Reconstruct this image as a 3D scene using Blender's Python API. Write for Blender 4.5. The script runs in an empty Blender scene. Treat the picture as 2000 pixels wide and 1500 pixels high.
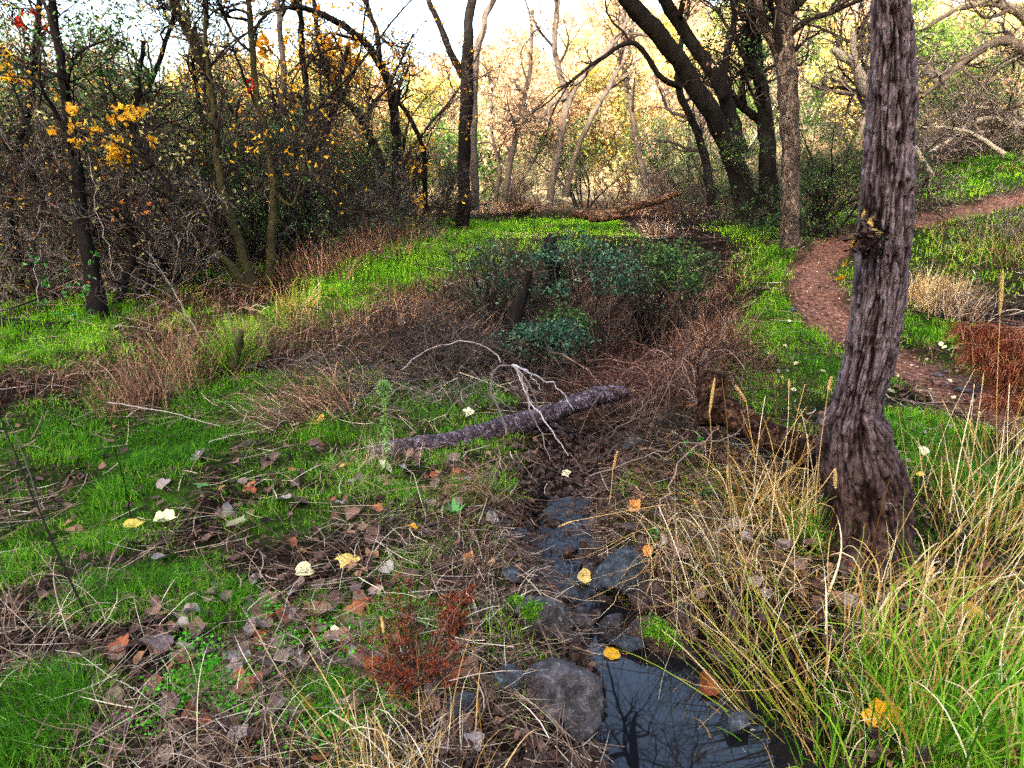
import bpy, math
import numpy as np

# ---------------------------------------------------------------- camera, light, exposure
SC = bpy.context.scene
COL = SC.collection
CAM_Z, PITCH, FPX = 1.55, math.radians(17.9), 1303.0      # photograph pixels, 2000 wide
cam_d = bpy.data.cameras.new('camera'); cam = bpy.data.objects.new('camera', cam_d); COL.objects.link(cam)
cam.location = (0, 0, CAM_Z); cam.rotation_euler = (math.pi/2 - PITCH, 0, 0)
cam_d.sensor_width = 36.0; cam_d.lens = 36.0*FPX/2000.0; cam_d.clip_start = 0.05; cam_d.clip_end = 2000
SC.camera = cam

SUN_EL = math.radians(19.0)
SUN_AZ = math.radians(200.0)      # compass-like bearing the sun stands at, measured from +Y clockwise
sd = np.array([math.sin(SUN_AZ)*math.cos(SUN_EL), math.cos(SUN_AZ)*math.cos(SUN_EL), math.sin(SUN_EL)])
world = bpy.data.worlds.new('World'); SC.world = world; world.use_nodes = True
nt = world.node_tree; nt.nodes.clear()
sky = nt.nodes.new('ShaderNodeTexSky'); sky.sky_type = 'NISHITA'; sky.sun_disc = False
sky.sun_elevation = SUN_EL; sky.sun_rotation = SUN_AZ
sky.air_density = 1.0; sky.dust_density = 6.0; sky.ozone_density = .6
bg = nt.nodes.new('ShaderNodeBackground'); bg.inputs['Strength'].default_value = 0.15
wo = nt.nodes.new('ShaderNodeOutputWorld')
nt.links.new(sky.outputs[0], bg.inputs[0]); nt.links.new(bg.outputs[0], wo.inputs[0])
sl = bpy.data.lights.new('sun', 'SUN'); sl.energy = 2.2; sl.angle = math.radians(0.55); sl.color = (1.0, 0.90, 0.76)
so = bpy.data.objects.new('sun', sl); COL.objects.link(so)
from mathutils import Vector
so.rotation_euler = Vector((-sd[0], -sd[1], -sd[2])).to_track_quat('-Z', 'Y').to_euler()
SC.view_settings.view_transform = 'Standard'; SC.view_settings.look = 'None'
SC.view_settings.gamma = 1; SC.view_settings.use_curve_mapping = False
SC.view_settings.exposure = 3.62
SC.cycles.max_bounces = 6; SC.cycles.diffuse_bounces = 3; SC.cycles.glossy_bounces = 3
SC.cycles.transparent_max_bounces = 6; SC.cycles.transmission_bounces = 2
SC.cycles.use_adaptive_sampling = False
SC.cycles.use_denoising = False

# ---------------------------------------------------------------- numeric helpers
RS = np.random.RandomState
def ss(a, b, x):
    t = np.clip((np.asarray(x, float)-a)/(b-a), 0, 1); return t*t*(3-2*t)
def norm(v):
    return v/np.maximum(np.linalg.norm(v, axis=-1, keepdims=True), 1e-9)
_pt = RS(7).rand(65536)
def _h(i, j, k):
    return _pt[((i*73856093) ^ (j*19349663) ^ (k*83492791)) & 65535]
def noise3(x, y, z):
    x = np.asarray(x, float); y = np.asarray(y, float)+0*x; z = np.asarray(z, float)+0*x
    xi = np.floor(x).astype(np.int64); yi = np.floor(y).astype(np.int64); zi = np.floor(z).astype(np.int64)
    fx, fy, fz = x-xi, y-yi, z-zi
    fx = fx*fx*(3-2*fx); fy = fy*fy*(3-2*fy); fz = fz*fz*(3-2*fz)
    def L(a, b, t): return a+(b-a)*t
    c = lambda a, b, d: _h(xi+a, yi+b, zi+d)
    return 2*L(L(L(c(0,0,0), c(1,0,0), fx), L(c(0,1,0), c(1,1,0), fx), fy),
               L(L(c(0,0,1), c(1,0,1), fx), L(c(0,1,1), c(1,1,1), fx), fy), fz)-1
def fbm(x, y, z=0.0, o=4):
    s = 0; a = 1; tot = 0
    for i in range(o):
        s = s+a*noise3(np.asarray(x)*2**i+17*i, np.asarray(y)*2**i+5*i, np.asarray(z)*2**i+9*i); tot += a; a *= .5
    return s/tot

# ---------------------------------------------------------------- terrain
STY = [0.3, 1.3, 1.9, 2.4, 2.7, 3.2, 4.2, 5.5, 7.0, 9.0, 11.5]
STX = [0.8, 0.74, 0.68, 0.44, 0.22, 0.27, 0.60, 0.78, 1.0, 1.8, 3.0]
STD = [0.42, 0.43, 0.44, 0.34, 0.275, 0.225, 0.21, 0.55, 0.95, 0.8, 0.0]
STI = [0.24, 0.24, 0.18, 0.09, 0.06, 0.05, 0.06, 0.14, 0.35, 0.3, 0.1]
STO = [0.58, 0.58, 0.56, 0.46, 0.34, 0.36, 0.55, 1.1, 1.9, 1.8, 1.0]
PATH = np.array([(3.9, 2.2), (3.62, 3.0), (3.4, 3.9), (3.3, 4.6), (3.15, 5.4), (3.1, 6.2), (3.3, 7.2), (3.75, 8.4), (4.5, 9.6), (5.5, 10.4), (6.8, 10.7), (8.6, 11.0), (12, 11.9), (18, 13.4)])
def path_dist(x, y):
    x = np.asarray(x, float); y = np.asarray(y, float); d = np.full(np.broadcast(x, y).shape, 1e9)
    for a, b in zip(PATH[:-1], PATH[1:]):
        ab = b-a; t = np.clip(((x-a[0])*ab[0]+(y-a[1])*ab[1])/(ab@ab), 0, 1)
        d = np.minimum(d, np.hypot(x-a[0]-t*ab[0], y-a[1]-t*ab[1]))
    return d
def terr(x, y, fine=True):
    x = np.asarray(x, float); y = np.asarray(y, float)
    z = 0.45*ss(4, 10, y)*(1-0.8*ss(2.5, 7.5, -x))
    z = z+0.85*ss(3.4, 10, x)*ss(5.5, 11, y)+0.13*np.maximum(0, y-11)*ss(4.5, 12, x)*(1-ss(24, 40, y)*.6)
    far = 10.5*ss(26, 95, y)*ss(-60, 5, x) + 5*ss(40, 110, y)*(1-ss(-60, 5, x))
    z = z+far*(0.9+0.12*fbm(x/18., y/18., 3.1, 2))
    z = z+(16.0+2.2*fbm(x/9., y/30., 1.7, 3))*ss(4, 21, -y)  # unseen ridge behind the camera, added to keep sun off the foreground
    d = np.abs(x-np.interp(y, STY, STX)+0.07*fbm(y*1.3, 4.2, 0, 2))+.07*fbm(x*4, y*4, 6, 3)*(y < 4)
    w0 = np.interp(y, STY, STI); w1 = np.interp(y, STY, STO)
    ch = np.interp(y, STY, STD)*(1-ss(0, 1, (d-w0)/(w1-w0)))
    ch = ch*np.where(y < 0.3, ss(-3, .3, y), 1)
    z = z-ch
    z = z+0.09*fbm(x*.55, y*.55, 0, 3)*ss(1.5, 6, np.hypot(x, y)) + 0.035*fbm(x*2.1, y*2.1, 5, 3)
    pd = path_dist(x, y)
    z = z-0.05*(1-ss(.22, .5, pd))
    if fine: z = z+0.012*fbm(x*9, y*9, 2, 2)*ss(.2, .5, pd)
    return z
def wlev(y):
    return np.interp(y, [0, 2.3, 2.7, 3.3, 4.3], [-.29, -.29, -.235, -.2, -.17])

CP, SP = math.cos(PITCH), math.sin(PITCH)
def ray(px, py):
    r = (np.asarray(px, float)-1000)/FPX; u = (750-np.asarray(py, float))/FPX
    return np.stack([r+0*u, CP+SP*u+0*r, -SP+CP*u+0*r], -1)
def at(px, py, Y):
    """point seen at photograph pixel (px,py) on the upright plane y=Y"""
    d = ray(px, py); return np.array([0, 0, CAM_Z])+d*(Y/d[1])
def rad(hw, py, Y):
    d = ray(1000, py); return hw*(Y/d[1])/FPX
def ground_at(px, py, dz=0.0):
    d = ray(px, py); t = 1.0
    while t < 300:
        p = d*t+np.array([0, 0, CAM_Z])
        if p[2] < float(terr(p[0], p[1]))+dz:
            lo, hi = t-.05*max(1, t*.1)*1.01, t
            for _ in range(12):
                m = (lo+hi)/2; p = d*m+np.array([0, 0, CAM_Z])
                if p[2] < float(terr(p[0], p[1]))+dz: hi = m
                else: lo = m
            return d*hi+np.array([0, 0, CAM_Z])
        t += .05*max(1, t*.1)
    return p

# ---------------------------------------------------------------- mesh building
class MB:
    """collects vertices, faces and a random value per vertex"""
    def __init__(s): s.v = []; s.t = []; s.q = []; s.c = []; s.n = 0; s.tm = []; s.qm = []
    def add(s, v, t=None, q=None, c=0.5, mi=0):
        v = np.asarray(v, float).reshape(-1, 3); s.v.append(v)
        s.c.append(np.broadcast_to(np.asarray(c, float), (len(v),)))
        if t is not None and len(t): s.t.append(np.asarray(t)+s.n); s.tm.append(np.full(len(t), mi))
        if q is not None and len(q): s.q.append(np.asarray(q)+s.n); s.qm.append(np.full(len(q), mi))
        s.n += len(v)
    def mesh(s, name, mats, smooth=False):
        v = np.concatenate(s.v).astype(np.float32)
        t = np.concatenate(s.t) if s.t else np.zeros((0, 3), int)
        q = np.concatenate(s.q) if s.q else np.zeros((0, 4), int)
        me = bpy.data.meshes.new(name)
        me.vertices.add(len(v)); me.vertices.foreach_set('co', v.ravel())
        nl = t.size+q.size; me.loops.add(nl)
        me.loops.foreach_set('vertex_index', np.concatenate([t.ravel(), q.ravel()]).astype(np.int32))
        me.polygons.add(len(t)+len(q))
        st = np.concatenate([np.arange(len(t))*3, t.size+np.arange(len(q))*4]).astype(np.int32)
        me.polygons.foreach_set('loop_start', st)
        mi = np.concatenate(([np.concatenate(s.tm)] if s.tm else [])+([np.concatenate(s.qm)] if s.qm else [])).astype(np.int32)
        me.polygons.foreach_set('material_index', mi)
        me.polygons.foreach_set('use_smooth', np.full(len(mi), smooth, bool))
        a = me.attributes.new('rnd', 'FLOAT', 'POINT'); a.data.foreach_set('value', np.concatenate(s.c).astype(np.float32))
        for m in (mats if isinstance(mats, (list, tuple)) else [mats]): me.materials.append(m)
        me.update(calc_edges=True)
        return me
    def build(s, name, mats, parent=None, smooth=False, **kw):
        return link(name, s.mesh(name, mats, smooth), parent, **kw)
def link(name, me, parent=None, loc=None, rot=None, scale=None, **kw):
    o = bpy.data.objects.new(name, me); COL.objects.link(o)
    if parent is not None: o.parent = parent
    if loc is not None: o.location = [float(a) for a in loc]
    if rot is not None: o.rotation_euler = rot
    if scale is not None: o.scale = (scale,)*3 if np.isscalar(scale) else scale
    tag(o, **kw); return o
def tag(o, label=None, cat=None, group=None, kind=None):
    if label: o['label'] = label
    if cat: o['category'] = cat
    if group: o['group'] = group
    if kind: o['kind'] = kind
    return o
def thing(name, loc=(0, 0, 0), label=None, cat=None, group=None, rot=None, scale=None):
    return link(name, None, None, loc, rot, scale, label=label, cat=cat, group=group)
def copy_tree(o, parent=None):
    c = o.copy(); COL.objects.link(c); c.parent = parent
    for ch in o.children: copy_tree(ch, c)
    return c

def tubes(mb, P, R, sides=4, c=None, mi=0, cap=False):
    """P (N,K,3) polylines, R (N,K) radii"""
    P = np.asarray(P, float); R = np.asarray(R, float)
    N, K = P.shape[:2]
    if N == 0: return
    T = norm(np.gradient(P, axis=1)); ref = norm(np.cross(T.mean(1), T.mean(1)[:, [1, 2, 0]]+[.31, .17, .53]))[:, None, :]
    U = norm(np.cross(T, ref)); V = np.cross(T, U)
    a = np.arange(sides)*2*math.pi/sides
    ring = P[:, :, None, :]+R[:, :, None, None]*(np.cos(a)[None, None, :, None]*U[:, :, None, :]+np.sin(a)[None, None, :, None]*V[:, :, None, :])
    idx = np.arange(N*K*sides).reshape(N, K, sides)
    A = idx[:, :-1, :]; B = idx[:, 1:, :]
    q = np.stack([A, np.roll(A, -1, 2), np.roll(B, -1, 2), B], -1).reshape(-1, 4)
    if c is None: c = np.random.rand(N)
    cc = np.repeat(np.broadcast_to(c, (N,)), K*sides)
    t = None
    if cap:
        q2 = []
        for e in (0, K-1):
            r = idx[:, e, :]
            for k in range(1, sides-1): q2.append(np.stack([r[:, 0], r[:, k], r[:, k+1]], -1))
        t = np.concatenate(q2)
    mb.add(ring, q=q, t=t, c=cc, mi=mi)
def ribbons(mb, P, W, side, c, mi=0):
    """flat blades: P (N,K,3), W (N,K) half widths, side (N,3) or (N,K,3); last point is a tip"""
    N, K = P.shape[:2]
    if side.ndim == 2: side = np.repeat(side[:, None, :], K, 1)
    L = P[:, :-1]-side[:, :-1]*W[:, :-1, None]; Rr = P[:, :-1]+side[:, :-1]*W[:, :-1, None]
    v = np.concatenate([np.stack([L, Rr], 2).reshape(N, -1, 3), P[:, -1:]], 1)      # 2(K-1)+1
    m = 2*(K-1)+1; base = (np.arange(N)*m)[:, None]
    q = []
    for k in range(K-2): q.append(np.stack([2*k, 2*k+1, 2*k+3, 2*k+2])[None]+base)
    t = (np.array([2*(K-2), 2*(K-2)+1, 2*(K-1)])[None]+base)
    mb.add(v, q=np.concatenate(q) if q else None, t=t, c=np.repeat(c, m), mi=mi)
def smooth_line(pts, n):
    pts = np.asarray(pts, float)
    p = np.vstack([2*pts[0]-pts[1], pts, 2*pts[-1]-pts[-2]])
    seg = np.linalg.norm(np.diff(pts[:, :3], axis=0), axis=1); s = np.r_[0, np.cumsum(seg)]; s /= s[-1]
    u = np.linspace(0, 1, n); out = []
    for t in u:
        i = min(np.searchsorted(s, t, side='right')-1, len(pts)-2); f = (t-s[i])/(s[i+1]-s[i]+1e-9)
        a, b, c, d = p[i], p[i+1], p[i+2], p[i+3]
        out.append(.5*((2*b)+(-a+c)*f+(2*a-5*b+4*c-d)*f*f+(-a+3*b-3*c+d)*f**3))
    return np.array(out)
def spawn(P, R, M, tr, length, K, ang, rng, up=0.0, wig=.25, rk=.6, rend=.25, rmin=.0015, grav=0.0, byt=True):
    """M children on each polyline; returns (P,R) of children"""
    N, KK = P.shape[:2]
    t = rng.uniform(tr[0], tr[1], (N, M)); i = np.clip((t*(KK-1)).astype(int), 0, KK-2); f = t*(KK-1)-i
    n = np.arange(N)[:, None]
    p0 = P[n, i]*(1-f[..., None])+P[n, i+1]*f[..., None]
    d0 = norm(P[n, i+1]-P[n, i]); r0 = (R[n, i]*(1-f)+R[n, i+1]*f)*rk
    p0 = p0.reshape(-1, 3); d0 = d0.reshape(-1, 3); r0 = np.maximum(r0.reshape(-1), rmin); t = t.reshape(-1)
    q = norm(np.cross(d0, rng.normal(size=d0.shape)))
    a = np.radians(rng.uniform(ang[0], ang[1], len(d0)))[:, None]
    d = norm(d0*np.cos(a)+q*np.sin(a)+np.array([0, 0, up]))
    L = rng.uniform(length[0], length[1], len(d))*(1-.45*t if byt else 1)
    out = [p0]; rr = [r0]; w = rng.normal(size=d.shape)*wig
    for k in range(1, K):
        w = .5*w+rng.normal(size=d.shape)*wig
        d = norm(d+w+np.array([0, 0, up*.35-grav*k/K])); out.append(out[-1]+d*(L/(K-1))[:, None])
        rr.append(np.maximum(r0*(1-(1-rend)*k/(K-1)), rmin*.6))
    return np.stack(out, 1), np.stack(rr, 1)
def leaves(mb, C, size, rng, c=None, mi=0, flat=0.0, asp=.55):
    """leaf-shaped quads at points C"""
    N = len(C); s = size*rng.uniform(.6, 1.25, N)[:, None]
    a = norm(rng.normal(size=(N, 3))*[1, 1, 1-flat]); b = norm(np.cross(a, norm(rng.normal(size=(N, 3))*[1-flat*.8, 1-flat*.8, 1]))) if flat == 0 else norm(np.cross(norm(rng.normal(size=(N, 3))*[.5, .5, 1]), a))
    n = np.cross(a, b)*.18*s
    v = np.stack([C-a*s*.5, C+b*s*asp*.5+n, C+a*s*.5, C-b*s*asp*.5+n], 1).reshape(-1, 3)
    q = np.arange(4*N).reshape(N, 4)
    mb.add(v, q=q, c=np.repeat(rng.rand(N) if c is None else c, 4), mi=mi)
def along(P, rng, n, spread=0.03):
    N, K = P.shape[:2]; k = rng.randint(0, N, n); t = rng.uniform(.15, 1, n)*(K-1); i = np.minimum(t.astype(int), K-2); f = (t-i)[:, None]
    return P[k, i]*(1-f)+P[k, i+1]*f+rng.normal(size=(n, 3))*spread

# ---------------------------------------------------------------- materials
def mat(name, cols, src='rnd', rough=.8, bump=0.0, bscale=40, bdist=.01, mix=None, transl=0.0, spec=.04, nscale=6.0, namp=.0, stretch=(1, 1, 1), vary=0.0):
    """colour ramp driven by the per-piece random value, noise or object random; optional bump"""
    m = bpy.data.materials.new(name); m.use_nodes = True; n = m.node_tree; N = n.nodes; b = N['Principled BSDF']
    L = n.links.new
    tc = N.new('ShaderNodeTexCoord'); mp = N.new('ShaderNodeMapping'); mp.inputs['Scale'].default_value = stretch
    L(tc.outputs['Object'], mp.inputs[0])
    ns = N.new('ShaderNodeTexNoise'); ns.inputs['Scale'].default_value = nscale; ns.inputs['Detail'].default_value = 5; ns.inputs['Roughness'].default_value = .65
    L(mp.outputs[0], ns.inputs[0])
    if src == 'rnd':
        at_ = N.new('ShaderNodeAttribute'); at_.attribute_name = 'rnd'; fac = at_.outputs['Fac']
    elif src == 'obj':
        oi = N.new('ShaderNodeObjectInfo'); fac = oi.outputs['Random']
    else: fac = ns.outputs['Fac']
    if namp and src != 'noise':
        ma = N.new('ShaderNodeMath'); ma.operation = 'MULTIPLY_ADD'; ma.inputs[1].default_value = namp; L(ns.outputs['Fac'], ma.inputs[0])
        sb = N.new('ShaderNodeMath'); sb.operation = 'ADD'; L(fac, sb.inputs[0]); sb.inputs[1].default_value = -namp/2; L(sb.outputs[0], ma.inputs[2]); fac = ma.outputs[0]
    if vary:
        oi = N.new('ShaderNodeObjectInfo'); ma = N.new('ShaderNodeMath'); ma.operation = 'MULTIPLY_ADD'; ma.inputs[1].default_value = vary
        L(oi.outputs['Random'], ma.inputs[0]); sb = N.new('ShaderNodeMath'); sb.operation = 'ADD'; L(fac, sb.inputs[0]); sb.inputs[1].default_value = -vary/2
        L(sb.outputs[0], ma.inputs[2]); fac = ma.outputs[0]
    r = N.new('ShaderNodeValToRGB'); e = r.color_ramp.elements
    pos = [p for p, _ in cols]
    e[0].position = cols[0][0]; e[0].color = (*cols[0][1], 1); e[1].position = cols[-1][0]; e[1].color = (*cols[-1][1], 1)
    for p, c in cols[1:-1]:
        x = e.new(p); x.color = (*c, 1)
    L(fac, r.inputs[0]); L(r.outputs[0], b.inputs['Base Color'])
    b.inputs['Roughness'].default_value = rough; b.inputs['Specular IOR Level'].default_value = spec
    if bump:
        n2 = N.new('ShaderNodeTexNoise'); n2.inputs['Scale'].default_value = bscale; n2.inputs['Detail'].default_value = 6; L(mp.outputs[0], n2.inputs[0])
        bp = N.new('ShaderNodeBump'); bp.inputs['Strength'].default_value = bump; bp.inputs['Distance'].default_value = bdist; L(n2.outputs['Fac'], bp.inputs['Height'])
        L(bp.outputs[0], b.inputs['Normal'])
    if transl:
        tr = N.new('ShaderNodeBsdfTranslucent'); L(r.outputs[0], tr.inputs[0]); mx = N.new('ShaderNodeMixShader'); mx.inputs[0].default_value = transl
        out = N['Material Output']; L(b.outputs[0], mx.inputs[1]); L(tr.outputs[0], mx.inputs[2]); L(mx.outputs[0], out.inputs[0])
    return m
def C3(h):
    f = lambda v: (v/255/12.92 if v/255 <= .04045 else ((v/255+.055)/1.055)**2.4)
    return (f(int(h[0:2], 16)), f(int(h[2:4], 16)), f(int(h[4:6], 16)))
def ramp(*hs):
    k = len(hs); return [(i/(k-1), C3(h)) for i, h in enumerate(hs)]
M = {}
M['bark_big'] = mat('bark_big', ramp('241d20', '3b3137', '564a52', '6d6168', '8a7d82'), src='noise', rough=.92, bump=.9, bscale=70, bdist=.008, nscale=16, stretch=(1, 1, .35))
M['bark_base'] = mat('bark_base', ramp('1e1516', '37282a', '4b3a3b', '5e4a48'), src='noise', rough=.92, bump=.9, bscale=70, bdist=.008, nscale=14, stretch=(1, 1, .5))
M['bark_dark'] = mat('bark_dark', ramp('050404', '0e0c0b', '1c1917', '3e3a34'), src='noise', rough=.95, bump=.9, bscale=30, bdist=.02, nscale=9, stretch=(1, 1, .3))
def scaly(name, cols, scale=(22, 22, 9), dist=.02, rough=.9):
    m = bpy.data.materials.new(name); m.use_nodes = True; n = m.node_tree; N = n.nodes; L = n.links.new; b = N['Principled BSDF']
    tc = N.new('ShaderNodeTexCoord'); mp = N.new('ShaderNodeMapping'); mp.inputs['Scale'].default_value = scale; L(tc.outputs['Object'], mp.inputs[0])
    wn = N.new('ShaderNodeTexNoise'); wn.inputs['Scale'].default_value = 1.5; wn.inputs['Detail'].default_value = 4; L(mp.outputs[0], wn.inputs[0])
    wm = N.new('ShaderNodeMix'); wm.data_type = 'RGBA'; wm.blend_type = 'ADD'; wm.inputs[0].default_value = .9; L(mp.outputs[0], wm.inputs[6]); L(wn.outputs['Color'], wm.inputs[7])
    vo = N.new('ShaderNodeTexVoronoi'); vo.feature = 'DISTANCE_TO_EDGE'; vo.inputs['Scale'].default_value = 1; L(wm.outputs[2], vo.inputs[0])
    vc = N.new('ShaderNodeTexVoronoi'); vc.inputs['Scale'].default_value = 1; L(wm.outputs[2], vc.inputs[0])
    sx = N.new('ShaderNodeSeparateColor'); L(vc.outputs['Color'], sx.inputs[0])
    nn = N.new('ShaderNodeTexNoise'); nn.inputs['Scale'].default_value = 60; nn.inputs['Detail'].default_value = 7; L(tc.outputs['Object'], nn.inputs[0])
    av = N.new('ShaderNodeMath'); av.operation = 'MULTIPLY_ADD'; av.inputs[1].default_value = .4; L(sx.outputs[0], av.inputs[0]); L(nn.outputs['Fac'], av.inputs[2])
    r = N.new('ShaderNodeValToRGB'); e = r.color_ramp.elements; cc = [C3(c) for c in cols]
    e[0].position, e[0].color = .35, (*cc[0], 1); e[1].position, e[1].color = 1.0, (*cc[-1], 1)
    for k, c in enumerate(cc[1:-1]): e.new(.35+.65*(k+1)/(len(cc)-1)).color = (*c, 1)
    L(av.outputs[0], r.inputs[0]); L(r.outputs[0], b.inputs['Base Color']); b.inputs['Roughness'].default_value = rough; b.inputs['Specular IOR Level'].default_value = .05
    cr = N.new('ShaderNodeMapRange'); cr.inputs[2].default_value = .18; cr.interpolation_type = 'SMOOTHSTEP'; L(vo.outputs['Distance'], cr.inputs[0])
    b1 = N.new('ShaderNodeBump'); b1.inputs['Strength'].default_value = 1; b1.inputs['Distance'].default_value = dist; L(cr.outputs[0], b1.inputs['Height'])
    b2 = N.new('ShaderNodeBump'); b2.inputs['Strength'].default_value = .8; b2.inputs['Distance'].default_value = dist*.5; L(nn.outputs['Fac'], b2.inputs['Height']); L(b1.outputs[0], b2.inputs['Normal']); L(b2.outputs[0], b.inputs['Normal'])
    return m
M['bark_scaly'] = scaly('bark_scaly', ['221c19', '3c332d', '5a4d43', '7d6d60'], (20, 20, 9), .03)
M['bark_root'] = scaly('bark_root', ['0c0706', '20140f', '38261d', '5c4434'], (20, 20, 12), .03)
M['bark_log'] = scaly('bark_log', ['2a2225', '41363b', '5c5056', '7d7177'], (42, 42, 42), .02)
M['bark_rot'] = scaly('bark_rot', ['20150f', '3c2a20', '5c4636', '8c7058'], (6, 14, 14), .05)
M['bark_mid'] = mat('bark_mid', ramp('241f1c', '3d3631', '574e46', '777064'), src='noise', rough=.95, bump=.9, bscale=30, bdist=.02, nscale=9, stretch=(1, 1, .3))
M['bark_pale'] = mat('bark_pale', ramp('4a423a', '6e655a', '8f8676', 'b0a898'), src='noise', rough=.95, bump=.8, bscale=30, bdist=.02, nscale=7, stretch=(1, 1, .3))
M['bark_moss'] = mat('bark_moss', ramp('16130f', '2a261b', '3e3b24', '565430'), src='noise', rough=.95, bump=.8, bscale=30, bdist=.02, nscale=9)
M['twig_dark'] = mat('twig_dark', ramp('14100e', '2e2723', '5a4f47'), rough=.9)
M['twig_grey'] = mat('twig_grey', ramp('241e1b', '463c36', '6c6058', '968a80'), rough=.9)
M['twig_red'] = mat('twig_red', ramp('150b09', '301b17', '543a32', '8e7464'), rough=.9)
M['twig_pale'] = mat('twig_pale', ramp('5e5556', '8d8484', 'aaa2a2'), rough=.85)
M['leaf_dark'] = mat('leaf_dark', ramp('101f0a', '223c16', '3c5e2a', '6c8c44'), rough=.55, transl=.25, spec=.15, vary=.3)
M['leaf_blue'] = mat('leaf_blue', ramp('0a1a12', '163224', '264a36', '5a7c5c'), rough=.5, transl=.2, spec=.18)
M['leaf_green'] = mat('leaf_green', ramp('2a4412', '41621c', '5d802a', '7f9c3c'), rough=.6, transl=.35, vary=.3)
M['leaf_yellow'] = mat('leaf_yellow', ramp('b07a1c', 'd39c24', 'e5b93a', 'e08a2c'), rough=.6, transl=.45)
M['leaf_orange'] = mat('leaf_orange', ramp('9c4a1c', 'c86a28', 'd98a44', 'e0a860'), rough=.6, transl=.45)
M['leaf_peach'] = mat('leaf_peach', ramp('8a6044', 'b08a66', 'c8a480', 'd8bc94'), rough=.7, transl=.4, vary=.4)
M['leaf_olive'] = mat('leaf_olive', ramp('6a6c3c', '8e8c50', 'b0a868', 'ccc084'), rough=.7, transl=.4, vary=.4)
M['leaf_red'] = mat('leaf_red', ramp('8c1d12', 'c2301c'), rough=.6, transl=.4)
M['leaf_rust'] = mat('leaf_rust', ramp('4a1e14', '76341f', 'a2522f'), rough=.8, transl=.2)
M['grass'] = mat('grass', ramp('1a3608', '33640c', '56921a', '8ab22a', 'b4b854'), rough=.55, transl=.4, spec=.08)
M['grass_far'] = mat('grass_far', ramp('3a6a0c', '5e9618', '90b42c', 'b4b058'), rough=.6, transl=.4)
M['straw'] = mat('straw', ramp('1c1411', '4a372d', '927660', 'ead8ba'), rough=.7, transl=.2)
M['straw_brown'] = mat('straw_brown', ramp('20140f', '4e342a', '845e48', 'caa684'), rough=.8, transl=.2)
M['straw_gold'] = mat('straw_gold', ramp('5e3e18', 'a07a3c', 'd8b474', 'f6e8c4'), rough=.55, transl=.35)
M['reed_green'] = mat('reed_green', ramp('3f5c14', '6a8420', '98a52e', 'b8b44a'), rough=.5, transl=.35)
M['broom'] = mat('broom', ramp('1f2414', '3a4420', '55562e'), rough=.8)
M['litter'] = mat('litter', ramp('0a0605', '20130f', '3c2a24', '5e463e', '98704e'), rough=.75, spec=.08, transl=.1, namp=.4, nscale=30)
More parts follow.
